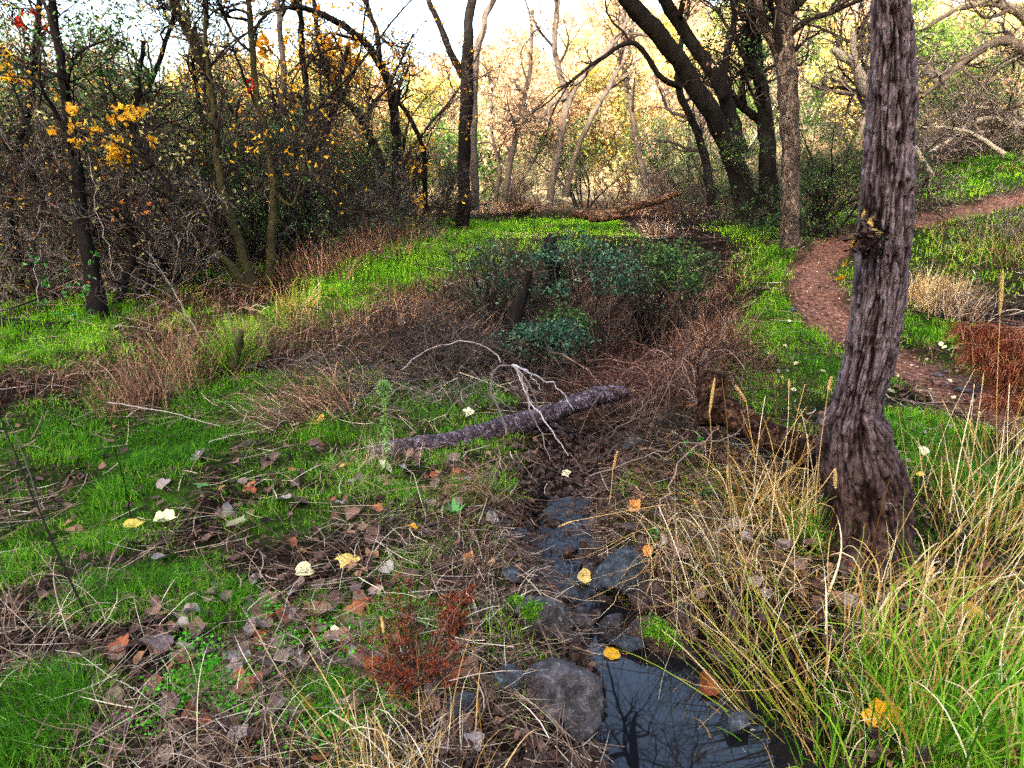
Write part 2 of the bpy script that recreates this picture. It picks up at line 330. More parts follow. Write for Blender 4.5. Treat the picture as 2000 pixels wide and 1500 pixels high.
# ---------------------------------------------------------------- ground
def build_ground():
    nr, na = 190, 380
    r = 0.35*(260/0.35)**np.linspace(0, 1, nr)
    a1 = np.radians(np.linspace(-62, 62, 295)); a2 = np.radians(np.linspace(62, 298, na-295+1))[1:-1]
    a = np.r_[a1, a2]; na = len(a)
    A, Rr = np.meshgrid(a, r); X = Rr*np.sin(A); Y = Rr*np.cos(A); Z = terr(X, Y)
    v = np.stack([X, Y, Z], -1).reshape(-1, 3); v = np.vstack([v, [[0, 0, float(terr(0., 0.))]]])
    i = np.arange(nr*na).reshape(nr, na); j = np.roll(i, -1, 1)
    q = np.stack([i[:-1], i[1:], j[1:], j[:-1]], -1).reshape(-1, 4)
    t = np.stack([np.full(na, nr*na), i[0], j[0]], -1)
    mb = MB(); mb.add(v, t=t, q=q)
    m = bpy.data.materials.new('soil'); m.use_nodes = True; n = m.node_tree; N = n.nodes; L = n.links.new; b = N['Principled BSDF']
    geo = N.new('ShaderNodeNewGeometry')
    def noise(s, det=6, rough=.65):
        x = N.new('ShaderNodeTexNoise'); x.inputs['Scale'].default_value = s; x.inputs['Detail'].default_value = det; x.inputs['Roughness'].default_value = rough
        L(geo.outputs['Position'], x.inputs[0]); return x.outputs['Fac']
    def rampn(f, cols):
        x = N.new('ShaderNodeValToRGB'); e = x.color_ramp.elements
        e[0].position, e[0].color = cols[0][0], (*cols[0][1], 1); e[1].position, e[1].color = cols[-1][0], (*cols[-1][1], 1)
        for p, c in cols[1:-1]: e.new(p).color = (*c, 1)
        L(f, x.inputs[0]); return x.outputs['Color']
    def mixc(f, a_, b_):
        x = N.new('ShaderNodeMix'); x.data_type = 'RGBA'; L(f, x.inputs[0]); L(a_, x.inputs[6]); L(b_, x.inputs[7]); return x.outputs[2]
    soil = rampn(noise(9), [(.3, C3('060403')), (.5, C3('140d09')), (.7, C3('2a1e16'))])
    gr = rampn(noise(14), [(.3, C3('101a05')), (.5, C3('243a09')), (.7, C3('3f5c14'))])
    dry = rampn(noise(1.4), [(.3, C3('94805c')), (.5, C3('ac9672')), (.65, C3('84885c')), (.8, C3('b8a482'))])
    at_ = N.new('ShaderNodeAttribute'); at_.attribute_name = 'green'; ap = N.new('ShaderNodeAttribute'); ap.attribute_name = 'path'; af = N.new('ShaderNodeAttribute'); af.attribute_name = 'dry'
    pth = rampn(noise(22), [(.3, C3('38231a')), (.5, C3('684638')), (.62, C3('8c6553')), (.75, C3('a88c7c'))])
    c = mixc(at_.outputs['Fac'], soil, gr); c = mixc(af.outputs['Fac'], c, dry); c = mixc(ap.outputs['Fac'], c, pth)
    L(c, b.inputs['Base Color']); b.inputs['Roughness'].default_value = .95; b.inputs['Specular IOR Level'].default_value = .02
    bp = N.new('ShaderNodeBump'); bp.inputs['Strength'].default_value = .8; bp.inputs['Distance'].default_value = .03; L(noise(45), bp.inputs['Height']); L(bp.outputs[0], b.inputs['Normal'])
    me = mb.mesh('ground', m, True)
    def attr(nm, arr): me.attributes.new(nm, 'FLOAT', 'POINT').data.foreach_set('value', arr.astype(np.float32))
    x, y = v[:, 0], v[:, 1]; pd = path_dist(x, y)+.09*fbm(x*3, y*3, 7, 3)-.22*ss(8.5, 11, y)
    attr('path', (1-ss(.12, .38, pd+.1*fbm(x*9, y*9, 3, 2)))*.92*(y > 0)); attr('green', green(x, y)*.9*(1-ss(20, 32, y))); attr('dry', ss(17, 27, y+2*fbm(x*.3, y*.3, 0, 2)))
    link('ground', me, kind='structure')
GREEN = [  # photograph spots where the grass is green: px, py, radius in metres, strength
 (300, 880, .5, 1), (220, 1000, .45, 1), (300, 1130, .33, 1), (90, 1070, .35, .9), (640, 840, .35, .9), (850, 780, .5, .8), (930, 850, .25, .8),
 (20, 690, .9, .9), (100, 860, .5, .8), (500, 780, .6, .8), (740, 940, .3, .7), (560, 1000, .3, .6), (900, 960, .2, .8), (30, 1420, .25, .9), (620, 1400, .2, .8),
 (380, 1350, .15, 1), (640, 1180, .15, .8), (430, 1200, .2, .9), (620, 740, .5, .7), (150, 625, .8, 1), (130, 700, .5, .6),
 (570, 610, .4, 1), (600, 594, .5, 1), (660, 572, .7, 1), (700, 556, .8, 1), (740, 538, .9, 1), (800, 508, 1.3, 1), (860, 475, 1.7, 1), (820, 440, 1.5, 1), (930, 450, 1.6, 1), (850, 435, 1.5, .9), (1020, 440, 1.3, .8), (1180, 440, 1.5, 1),
 (1330, 470, 1.1, 1), (1420, 460, 1.2, 1), (1480, 500, 1.0, 1), (1540, 540, .7, .9), (1500, 600, .7, .8), (1540, 660, .6, .9), (1600, 720, .6, .9), (1560, 500, .6, .8), (1450, 560, .6, .7),
 (1500, 760, .5, .6), (1780, 830, .5, 1), (1860, 900, .5, .9), (1920, 950, .4, .8), (1780, 640, .5, .9), (1840, 650, .5, .7), (1900, 360, 1.2, .9), (1830, 350, 1.0, .8), (1960, 320, 1.5, .9),
 (1860, 480, 1.0, .5), (1900, 1320, .35, 1), (1760, 1400, .3, .9), (1820, 1480, .3, 1), (1950, 1450, .3, 1), (1650, 430, .8, .7), (460, 640, .3, .6), (1300, 1010, .15, .4)]
GW = [(*ground_at(px, py)[:2], r, s) for px, py, r, s in GREEN]
def green(x, y):
    g = np.zeros(np.shape(x))
    wx = x+.22*fbm(x*1.4, y*1.4, 1, 3); wy = y+.22*fbm(x*1.4, y*1.4, 8, 3)
    for cx, cy, r, s in GW:
        g = np.maximum(g, s*(1-ss(.45, 1.15, np.hypot(wx-cx, (wy-cy))/r)))
    base = .5*ss(-.3, .4, fbm(x*1.1, y*1.1, 3, 3))*(1-ss(10, 20, y))*(1-.6*ss(.3, 1.5, x)*(1-ss(3, 5, y)))
    g = np.clip(np.maximum(g, base)+.0, 0, 1)
    d = np.abs(x-np.interp(y, STY, STX)); w1 = np.interp(y, STY, STO)
    return g*ss(.55, 1.0, d/w1)*ss(.16, .40, path_dist(x, y)-.2*ss(8.5, 11, y))
build_ground()

def build_water():
    ys = np.linspace(.55, 3.35, 300); s = np.linspace(-1, 1, 71)
    w = np.interp(ys, [0, 2.3, 2.6, 3.2, 4.6], [.62, .6, .42, .36, .3])
    cx = np.interp(ys, STY, STX)
    X = cx[:, None]+s[None]*w[:, None]; Y = ys[:, None]+0*X; Z = wlev(ys)[:, None]+0*X
    Z = Z+(.006*fbm(X*14, Y*10, 0, 2)+.007*fbm(X*38, Y*26, 5, 2))*ss(2.3, 2.6, Y)
    v = np.stack([X, Y, Z], -1); i = np.arange(300*71).reshape(300, 71)
    q = np.stack([i[:-1, :-1], i[:-1, 1:], i[1:, 1:], i[1:, :-1]], -1).reshape(-1, 4)
    m = bpy.data.materials.new('stream_water'); m.use_nodes = True; n = m.node_tree; N = n.nodes; L = n.links.new; b = N['Principled BSDF']
    b.inputs['Base Color'].default_value = (.006, .006, .007, 1); b.inputs['Roughness'].default_value = .02; b.inputs['IOR'].default_value = 1.38; b.inputs['Specular IOR Level'].default_value = .5
    g = N.new('ShaderNodeNewGeometry'); mp = N.new('ShaderNodeMapping'); mp.inputs['Scale'].default_value = (1, .55, 1); L(g.outputs['Position'], mp.inputs[0])
    n1 = N.new('ShaderNodeTexNoise'); n1.inputs['Scale'].default_value = 50; n1.inputs['Detail'].default_value = 2; L(mp.outputs[0], n1.inputs[0])
    n0 = N.new('ShaderNodeTexNoise'); n0.inputs['Scale'].default_value = 4; L(g.outputs['Position'], n0.inputs[0])
    sx = N.new('ShaderNodeSeparateXYZ'); L(g.outputs['Position'], sx.inputs[0])
    mr = N.new('ShaderNodeMapRange'); mr.inputs[1].default_value = 2.25; mr.inputs[2].default_value = 2.6; mr.inputs[3].default_value = .0; mr.inputs[4].default_value = 1; L(sx.outputs[1], mr.inputs[0])
    b1 = N.new('ShaderNodeBump'); b1.inputs['Strength'].default_value = .12; b1.inputs['Distance'].default_value = .004; L(n0.outputs['Fac'], b1.inputs['Height'])
    b2 = N.new('ShaderNodeBump'); b2.inputs['Distance'].default_value = .012; L(mr.outputs[0], b2.inputs['Strength']); L(n1.outputs['Fac'], b2.inputs['Height']); L(b1.outputs[0], b2.inputs['Normal'])
    L(b2.outputs[0], b.inputs['Normal'])
    mb = MB(); mb.add(v, q=q); mb.build('stream_water', m, smooth=True, kind='structure')
build_water()

# ---------------------------------------------------------------- grass and litter nobody could count
def polar_pts(n, r0, r1, rng, amax=57):
    r = r0*(r1/r0)**rng.rand(n); a = np.radians(rng.uniform(-amax, amax, n)); return r*np.sin(a), r*np.cos(a), r
def in_water(x, y):
    return (terr(x, y) < wlev(y)+.01) & (y < 4.6)
def grass_patch():
    rng = RS(11)
    def go(n, r0, r1, K, hmin, hmax, m, name, label, wk):
        x, y, r = polar_pts(n, r0, r1, rng); g = green(x, y); clump = ss(-.5, .5, fbm(x*5, y*5, 2, 2))
        k = rng.rand(n) < g*(.35+.65*clump)
        x, y, r, g, clump = x[k], y[k], r[k], g[k], clump[k]; k = ~in_water(x, y)
        x, y, r, g, clump = x[k], y[k], r[k], g[k], clump[k]
        N = len(x); z = terr(x, y); p0 = np.stack([x, y, z-.01], 1)
        L = rng.uniform(hmin, hmax, N)*(.5+.8*clump)*(.6+.6*g)*rng.uniform(.7, 1.2, N); az = rng.uniform(0, 2*np.pi, N)
        az = az*.6+3*fbm(x*2, y*2, 9, 2)
        d = np.stack([np.cos(az), np.sin(az), 0*az], 1); lean = rng.uniform(.1, 1.1, N)
        t = np.linspace(0, 1, K); P = p0[:, None]+L[:, None, None]*(t[None, :, None]*np.array([0, 0, 1])+(lean[:, None]*t**2)[:, :, None]*d[:, None]+(-.45*lean[:, None]*t**3)[:, :, None]*np.array([0, 0, 1]))
        W = (wk*np.maximum(1, r/2.7)*rng.uniform(.6, 1.2, N))[:, None]*(1-.6*t)[None]
        side = norm(np.stack([-np.sin(az), np.cos(az), 0*az], 1)+rng.normal(size=(N, 3))*.5)
        c = np.clip(rng.normal(.5, .18, N)+.35*(.5-g)+.2*fbm(x*1.5, y*1.5, 6, 2), 0, 1)
        mb = MB(); ribbons(mb, P, W, side, c); mb.build(name, m, label=label, cat='grass', kind='stuff')
        return N
    n1 = go(760000, 1.1, 7, 3, .025, .085, M['grass'], 'grass', 'short bright green grass sprouting through the leaf litter near the stream', .00125)
    n2 = go(330000, 6, 26, 3, .06, .14, M['grass_far'], 'grass', 'green grass on the far banks, the ridge and beside the path', .0016)
    print('grass', n1, n2)
grass_patch()
def thatch():
    """dry strands lying criss-cross over the ground"""
    rng = RS(12); n = 72000
    x, y, r = polar_pts(n, 1.1, 14, rng); g = green(x, y); pd = path_dist(x, y)
    cl = ss(-.35, .45, fbm(x*1.7, y*1.7, 12, 3))
    k = (rng.rand(n) < (1-.88*g)*(.25+.75*cl)) & ~in_water(x, y) & (pd > .3); x, y, r = x[k], y[k], r[k]; N = len(x)
    L = rng.uniform(.06, .30, N)*np.minimum(1.6, .7+r*.12); az = rng.uniform(0, 2*np.pi, N)*.55+4*fbm(x*.9, y*.9, 4, 2)
    d = np.stack([np.cos(az), np.sin(az), 0*az], 1); side = np.stack([-np.sin(az), np.cos(az), 0*az], 1); K = 4
    t = np.linspace(-.5, .5, K); bend = rng.normal(0, .25, N)
    XY = np.stack([x, y, 0*x], 1)[:, None]+L[:, None, None]*(t[None, :, None]*d[:, None]+(bend[:, None]*t**2)[:, :, None]*side[:, None])
    Z = terr(XY[..., 0], XY[..., 1])
    lift = rng.rand(N)**2*.06; tilt = rng.normal(0, .12, N)*L
    Z = np.maximum(Z+.004, 0*Z+(Z.mean(1)+lift)[:, None]+tilt[:, None]*t[None])
    P = np.stack([XY[..., 0], XY[..., 1], Z+.004], -1)
    W = (.0011*np.maximum(1, r/2.6)*rng.uniform(.5, 1.4, N))[:, None]*np.ones(K)
    c = np.clip(rng.beta(1.1, 1.9, N), 0, 1)
    mb = MB(); ribbons(mb, P, W, norm(side+rng.normal(size=(N, 3))*.3), c)
    mb.build('dry_grass', M['straw'], label='tangled dead grass stalks lying over the ground on both banks', cat='dead grass', kind='stuff')
    # taller standing dead grass on brown banks
    n = 90000; x, y, r = polar_pts(n, 3.2, 24, rng); g = green(x, y); pd = path_dist(x, y)
    br = brown(x, y)*(1-.85*g)
    k = (rng.rand(n) < br) & (pd > .33) & ~in_water(x, y); x, y, r, br = x[k], y[k], r[k], br[k]; N = len(x); z = terr(x, y)
    L = rng.uniform(.08, .32, N)*(.5+.7*br); az = rng.uniform(0, 2*np.pi, N)*.5+5*fbm(x*.8, y*.8, 14, 2)
    d = np.stack([np.cos(az), np.sin(az), 0*az], 1); lean = rng.uniform(.2, 1.6, N); K = 4; t = np.linspace(0, 1, K)
    P = np.stack([x, y, z-.01], 1)[:, None]+L[:, None, None]*((t-.3*lean[:, None]*t**2)[:, :, None]*np.array([0, 0, 1])+(lean[:, None]*t**1.7)[:, :, None]*d[:, None])
    W = (.0012*np.maximum(1, r/3.2)*rng.uniform(.6, 1.3, N))[:, None]*(1-.6*t)[None]
    side = norm(np.stack([-np.sin(az), np.cos(az), 0*az], 1)+rng.normal(size=(N, 3))*.6)
    mb = MB(); ribbons(mb, P, W, side, np.clip(rng.beta(2, 2, N)+.1*fbm(x, y, 3, 2), 0, 1))
    mb.build('dry_grass', M['straw_brown'], label='matted brown dead grass standing on the slopes of the ravine', cat='dead grass', kind='stuff')
BROWN = [(480, 690, .6, 1), (560, 660, .6, 1), (650, 640, .9, 1), (750, 600, .9, 1), (830, 570, .8, .9), (700, 690, .5, 1), (600, 520, .9, 1), (680, 495, 1.0, 1), (740, 475, 1.2, 1),
 (540, 560, .5, .8), (380, 640, .6, .9), (300, 620, .7, 1), (230, 660, .4, .8), (100, 745, .5, .9), (330, 690, .4, .9), (950, 405, 2.0, 1), (1010, 410, 1.5, 1), (1280, 420, 1.5, 1), (1400, 405, 1.6, 1), (1290, 395, 2, 1),
 (1600, 385, 1.6, 1), (1350, 600, .7, 1), (1380, 660, .5, 1), (1280, 650, .6, .9), (1350, 720, .5, 1), (1800, 600, .4, .7), (1850, 580, .6, .8), (1950, 520, .8, .9), (1960, 600, .5, .6), (1880, 330, 1.5, .8),
 (1820, 400, 1, .5), (1240, 700, .5, .6), (640, 770, .3, .9), (560, 790, .25, .8), (1160, 400, 2, .8), (1960, 440, 1, .7), (0, 720, .5, .8), (200, 570, 1, .6), (420, 580, .8, .8), (1470, 640, .4, .5), (1750, 700, .5, .5)]
BW = [(*ground_at(px, py)[:2], r, s) for px, py, r, s in BROWN]
def brown(x, y):
    g = .06+0*x
    wx = x+.3*fbm(x*1.2, y*1.2, 21, 3); wy = y+.3*fbm(x*1.2, y*1.2, 28, 3)
    for cx, cy, r, s in BW: g = np.maximum(g, s*(1-ss(.4, 1.2, np.hypot(wx-cx, wy-cy)/r)))
    g = np.maximum(g, .5*ss(15, 22, y))
    return g
thatch()
# ---------------------------------------------------------------- trees
def trunk_polys(lines, n=26, wob=.012, rng=None):
    """lines: lists of (px, py, Y, half width px) -> world polylines"""
    P = []; R = []
    for ln in lines:
        pts = np.array([[*at(px, py, Y), rad(hw, py, Y)] for px, py, Y, hw in ln]); s = smooth_line(pts, n)
        L = np.linalg.norm(pts[-1, :3]-pts[0, :3])
        s[2:, :3] += rng.normal(size=(n-2, 3))*wob*min(1, L*.15)
        P.append(s[:, :3]); R.append(np.maximum(s[:, 3], .004))
    return np.array(P), np.array(R)
def bark_tube(mb, P, R, sides, rng, amp=.16, c=.5, rows=90):
    """a rough trunk: ring mesh pushed in and out by noise"""
    s = smooth_line(np.concatenate([P, R[:, None]], 1), rows); P = s[:, :3]; R = s[:, 3]
    T = norm(np.gradient(P, axis=0)); ref = np.array([.1, .95, .2]); U = norm(np.cross(T, ref)); V = np.cross(T, U)
    a = np.arange(sides)*2*math.pi/sides; ca, sa = np.cos(a)[None, :, None], np.sin(a)[None, :, None]
    dirv = ca*U[:, None]+sa*V[:, None]; off = rng.rand()*50
    base = P[:, None]+dirv*R[:, None, None]
    f = 5.5/max(R.max(), .04)
    dn = fbm(base[..., 0]*f*.6+off, base[..., 1]*f*.6, base[..., 2]*f*.15, 3)+.5*fbm(base[..., 0]*f*.15+off, base[..., 1]*.15*f, base[..., 2]*f*.12, 2)
    v = P[:, None]+dirv*(R[:, None]*(1+amp*dn))[..., None]
    i = np.arange(rows*sides).reshape(rows, sides); j = np.roll(i, -1, 1)
    q = np.stack([i[:-1], j[:-1], j[1:], i[1:]], -1).reshape(-1, 4)
    mb.add(v, q=q, c=c)
def tree(name, label, cat, lines, seed, bark='bark_dark', twig='twig_dark', group=None, tr=(.35, 1.), limbs=7, llen=(1, 2.2), subs=6, slen=(.5, 1.2),
         twigs=5, tlen=(.25, .6), fine=0, leafm=None, nleaf=0, lsize=.06, up=.25, wig=.22, sides=14, rows=90, leafz=None, amp=.14, lspread=.05, t_all=True):
    rng = RS(seed); P, R = trunk_polys(lines, rng=rng)
    base = P[0, 0].copy(); base[2] = float(terr(base[0], base[1]))
    root = thing(name, base, label, cat, group)
    sh = lambda A: A-base
    for k in range(len(P)):
        mb = MB(); bark_tube(mb, sh(P[k]), R[k], sides if k == 0 else max(8, sides-4), rng, amp, rows=rows)
        mb.build('trunk' if k == 0 or lines[k][0][1] > 300 else 'limb', M[bark], root, True)
    P, R = sh(P), R
    A, Ar = spawn(P, R, limbs, tr, llen, 9, (25, 70), rng, up, wig, .55, .25, .006)
    B, Br = spawn(A, Ar, subs, (.15, 1), slen, 7, (20, 65), rng, up*.7, wig, .6, .3, .0035)
    D, Dr = spawn(B, Br, twigs, (.1, 1), tlen, 5, (20, 65), rng, up*.4, wig*1.2, .7, .35, .0022)
    mb = MB(); tubes(mb, A, Ar, 6, rng.rand(len(A))*.5); tubes(mb, B, Br, 4, rng.rand(len(B))*.6); tubes(mb, D, Dr, 3, rng.rand(len(D)))
    last = D
    if fine:
        E, Er = spawn(D, Dr, fine, (.1, 1), (tlen[0]*.5, tlen[1]*.6), 4, (20, 60), rng, 0, wig*1.3, .8, .5, .0018); tubes(mb, E, Er, 3, rng.rand(len(E))); last = E
    br_ = mb.build('branches', M[twig], root)
    if nleaf:
        mb = MB(); C = along(last, rng, nleaf, lspread)
        if leafz is not None: C = C[leafz(C+base)]
        if len(C):
            leaves(mb, C, lsize, rng); mb.build('foliage', M[leafm], br_)
    return root

# -- centre twin trunks
tree('oak_tree', 'tall dark trunk of the twin pair in the middle, knotty bark, forking high up', 'tree',
     [[(903, 445, 13.6, 15), (905, 400, 13.6, 13), (906, 300, 13.6, 12), (910, 170, 13.6, 13), (915, 60, 13.6, 10), (925, -60, 13.6, 9), (950, -400, 13.6, 5)],
      [(904, 150, 13.6, 8), (880, 100, 13.5, 7), (855, 40, 13.4, 6), (830, -30, 13.2, 5), (790, -250, 13., 3)]], 101, 'bark_dark', tr=(.55, 1), limbs=6, llen=(1.2, 3), amp=.2, twigs=4)
tree('oak_tree', 'slimmer grey lichened trunk standing close behind the tall dark middle trunk', 'tree',
     [[(927, 410, 14.6, 9), (926, 330, 14.6, 8.5), (925, 200, 14.6, 8), (930, 110, 14.6, 7), (950, 30, 14.6, 6), (985, -60, 14.7, 5), (1010, -300, 14.8, 3)]], 102, 'bark_mid', 'twig_grey', tr=(.5, 1), limbs=7, llen=(1.2, 2.6), twigs=4)
# -- leaning trees left of centre
tree('oak_tree', 'dark leaning tree whose long bough arches to the left over the thicket', 'tree',
     [[(772, 400, 11.5, 10), (775, 330, 11.5, 9), (772, 240, 11.4, 9), (762, 170, 11.2, 9), (735, 110, 11, 8), (690, 65, 10.6, 7), (630, 28, 10.2, 6), (570, 14, 9.8, 4), (500, 30, 9.5, 3)],
      [(742, 115, 11., 6), (735, 60, 11, 5), (718, 10, 11, 4.5), (700, -120, 11, 3)],
      [(764, 180, 11.3, 5), (800, 230, 11.5, 4.5), (826, 290, 11.7, 4.5), (830, 350, 11.8, 5), (831, 412, 11.8, 5)]], 103, 'bark_dark', tr=(.3, 1), limbs=6, llen=(.5, 1.6), slen=(.3, .9), leafm='leaf_yellow', nleaf=420, lsize=.09)
tree('oak_tree', 'dark trunk bowed to the left beneath the arching bough', 'tree',
     [[(752, 380, 12, 7), (738, 300, 12, 8), (700, 225, 11.8, 8), (662, 180, 11.6, 7), (630, 110, 11.4, 6), (615, 20, 11.2, 4), (600, -150, 11, 3)]], 104, 'bark_dark', tr=(.3, 1), limbs=9, llen=(.6, 1.6), leafm='leaf_yellow', nleaf=600, lsize=.075, leafz=lambda C: C[:, 2] > 2.6)
# -- big dark oak right of centre
tree('oak_tree', 'massive black oak leaning left with several long slanting stems', 'tree',
     [[(1462, 420, 11.5, 24), (1440, 330, 11.5, 20), (1400, 240, 11.4, 18), (1345, 150, 11.2, 17), (1290, 70, 11, 17), (1225, 0, 10.8, 16), (1130, -120, 10.5, 12), (1000, -300, 10, 6)],
      [(1448, 300, 11.6, 15), (1412, 180, 11.6, 13), (1370, 110, 11.6, 12), (1310, 20, 11.5, 12), (1240, -120, 11.4, 8)],
      [(1410, 190, 11.4, 8), (1418, 110, 11.3, 7), (1432, 50, 11.2, 6), (1445, -60, 11, 4)],
      [(1330, 170, 11.2, 6), (1290, 150, 11., 5.5), (1240, 85, 10.8, 5), (1180, 110, 10.7, 4), (1100, 170, 10.6, 3)]], 105, 'bark_dark', tr=(.5, 1), limbs=7, llen=(.8, 2.4), slen=(.4, 1.2), leafm='leaf_dark', nleaf=7000, lsize=.06, leafz=lambda C: C[:, 2] > 4.0, sides=18, amp=.12)
tree('oak_tree', 'upright black oak stem with leafy crown just behind the bark-scaled straight trunk', 'tree',
     [[(1500, 415, 11.9, 20), (1498, 300, 12, 16), (1492, 200, 12, 13), (1475, 100, 12, 12), (1480, 0, 12, 10), (1490, -200, 12, 6)],
      [(1505, 320, 12, 9), (1502, 220, 11.9, 8), (1470, 120, 11.8, 8), (1462, 20, 11.6, 7), (1450, -140, 11.4, 4)],
      [(1490, 240, 12.2, 8), (1440, 200, 12.2, 7), (1420, 170, 12.2, 6)]], 106, 'bark_dark', tr=(.35, 1), limbs=9, llen=(.7, 1.8), leafm='leaf_dark', nleaf=6000, lsize=.06, leafz=lambda C: C[:, 2] > 3.0)
tree('poplar_tree', 'straight scaly brown trunk at the edge of the grass left of the footpath', 'tree',
     [[(1544, 480, 8.9, 22), (1542, 440, 8.9, 17), (1545, 330, 8.9, 17), (1542, 230, 8.9, 18), (1535, 140, 8.9, 19), (1532, 80, 8.9, 16), (1535, 0, 8.9, 14), (1540, -250, 8.9, 9)],
      [(1535, 140, 8.9, 13), (1515, 90, 8.9, 11), (1488, 40, 8.9, 9), (1470, -60, 8.9, 7)]], 107, 'bark_scaly', 'twig_dark', tr=(.45, 1), limbs=8, llen=(.8, 2), sides=22, rows=140, amp=.1, leafm='leaf_peach', nleaf=200, lsize=.06)
# -- bare spreading trees in the middle distance
tree('oak_tree', 'pale leaning tree with a wide fork and tan leaves behind the split log', 'tree',
     [[(1073, 392, 17, 8), (1083, 330, 17, 7.5), (1098, 250, 17, 7), (1104, 190, 17, 7), (1092, 140, 17, 6), (1082, 80, 17, 5.5), (1090, 0, 17, 5), (1100, -120, 17, 3)],
      [(1100, 230, 17, 6), (1130, 160, 17, 5), (1190, 95, 17, 5), (1215, 60, 17, 4.5), (1240, 0, 17, 4), (1260, -90, 17, 2)],
      [(1104, 190, 16.9, 5), (1075, 205, 16.8, 4), (1073, 240, 16.8, 3)],
      [(1105, 385, 17.3, 6), (1118, 320, 17.3, 5), (1150, 240, 17.3, 5), (1200, 150, 17.3, 4.5), (1230, 80, 17.3, 4), (1245, -30, 17.3, 2)]], 108, 'bark_mid', 'twig_grey', tr=(.45, 1), limbs=7, llen=(1, 2.8), slen=(.6, 1.5), tlen=(.3, .8), leafm='leaf_peach', nleaf=1300, lsize=.09)
tree('oak_tree', 'thin dark slanting tree in front of the sunny slope, left stem of a sparse row', 'tree',
     [[(1262, 365, 18, 6), (1245, 290, 18, 5.5), (1232, 200, 18, 5), (1222, 110, 18, 4.5), (1218, 0, 18, 3)]], 109, 'bark_mid', 'twig_grey', tr=(.3, 1), limbs=9, llen=(1, 2.4), leafm='leaf_peach', nleaf=1300, lsize=.09)
tree('oak_tree', 'grey leaning stem with straggling twigs left of the massive black oak', 'tree',
     [[(1392, 400, 14, 9), (1375, 300, 14, 8), (1345, 220, 14, 7), (1325, 170, 14, 7), (1330, 90, 14, 5), (1350, -20, 14, 4)]], 110, 'bark_dark', 'twig_grey', tr=(.25, 1), limbs=9, llen=(.8, 2), leafm='leaf_peach', nleaf=900, lsize=.08)
tree('oak_tree', 'slender dark trunk between the tan-leaved fork and the twin trunks', 'tree',
     [[(985, 395, 17, 6), (1000, 300, 17, 6), (1020, 210, 17, 5), (1035, 130, 17, 4), (1040, 20, 17, 3)],
      [(968, 395, 17, 4), (975, 330, 17, 4), (960, 250, 17, 3), (965, 150, 17, 3)]], 111, 'bark_mid', 'twig_grey', tr=(.3, 1), limbs=9, llen=(.8, 2.4), leafm='leaf_peach', nleaf=1400, lsize=.09)
# -- left thicket trees
tree('oak_tree', 'stout black trunk at the left end of the thicket beside the lying log', 'tree',
     [[(196, 655, 6.6, 24), (188, 600, 6.6, 19), (178, 520, 6.7, 15), (160, 440, 6.8, 13), (150, 340, 6.9, 11), (130, 200, 7, 9), (110, 60, 7.1, 8), (90, -150, 7.2, 5)],
      [(215, 640, 6.8, 9), (240, 560, 7.0, 8), (262, 480, 7.2, 7), (240, 380, 7.3, 6), (260, 250, 7.4, 5), (280, 80, 7.5, 4)]], 112, 'bark_dark', tr=(.3, 1), limbs=9, llen=(.6, 1.6), leafm='leaf_dark', nleaf=2500, lsize=.05, twigs=4, leafz=lambda C: C[:, 2] > 2.2)
tree('alder_tree', 'mossy twin stems rising in a curve from the foot of the brown bank', 'tree',
     [[(497, 578, 7.6, 12), (480, 520, 7.6, 10), (455, 440, 7.6, 9), (432, 360, 7.6, 8), (425, 270, 7.6, 7), (412, 180, 7.6, 7), (388, 100, 7.6, 7), (345, 10, 7.6, 6), (300, -150, 7.6, 4)],
      [(487, 572, 7.5, 9), (450, 520, 7.4, 8), (405, 480, 7.3, 6), (370, 440, 7.2, 5), (330, 380, 7.1, 5), (270, 300, 7, 5), (215, 240, 6.9, 4), (170, 180, 6.8, 3)],
      [(425, 270, 7.6, 5), (410, 150, 7.5, 5), (400, 60, 7.4, 4), (410, -80, 7.4, 3)]], 113, 'bark_moss', 'twig_dark', tr=(.25, 1), limbs=9, llen=(.6, 1.6), slen=(.3, .9), twigs=6, leafm='leaf_olive', nleaf=1200, lsize=.05)
tree('alder_tree', 'upright mossy green-grey stem right of the curved twin stems', 'tree',
     [[(522, 575, 7.8, 10), (528, 500, 7.8, 8.5), (534, 400, 7.8, 8), (530, 330, 7.8, 7), (515, 250, 7.8, 7), (498, 170, 7.8, 6), (490, 60, 7.8, 6), (480, -120, 7.8, 4)],
      [(530, 370, 7.8, 4), (570, 400, 7.8, 3), (590, 340, 7.8, 2.5), (600, 290, 7.8, 2)]], 114, 'bark_moss', 'twig_dark', tr=(.3, 1), limbs=9, llen=(.5, 1.5), twigs=6, leafm='leaf_yellow', nleaf=220, lsize=.06)
tree('alder_tree', 'dark forked trunk in the brown bank with pale light on its foot', 'tree',
     [[(565, 500, 9.6, 8), (560, 440, 9.6, 8), (553, 360, 9.6, 8), (548, 260, 9.6, 7), (555, 150, 9.6, 6), (545, 30, 9.6, 5), (540, -100, 9.6, 4)]], 115, 'bark_mid', 'twig_dark', tr=(.3, 1), limbs=10, llen=(.5, 1.6), twigs=6, leafm='leaf_orange', nleaf=350, lsize=.08, leafz=lambda C: C[:, 2] > 2.8)
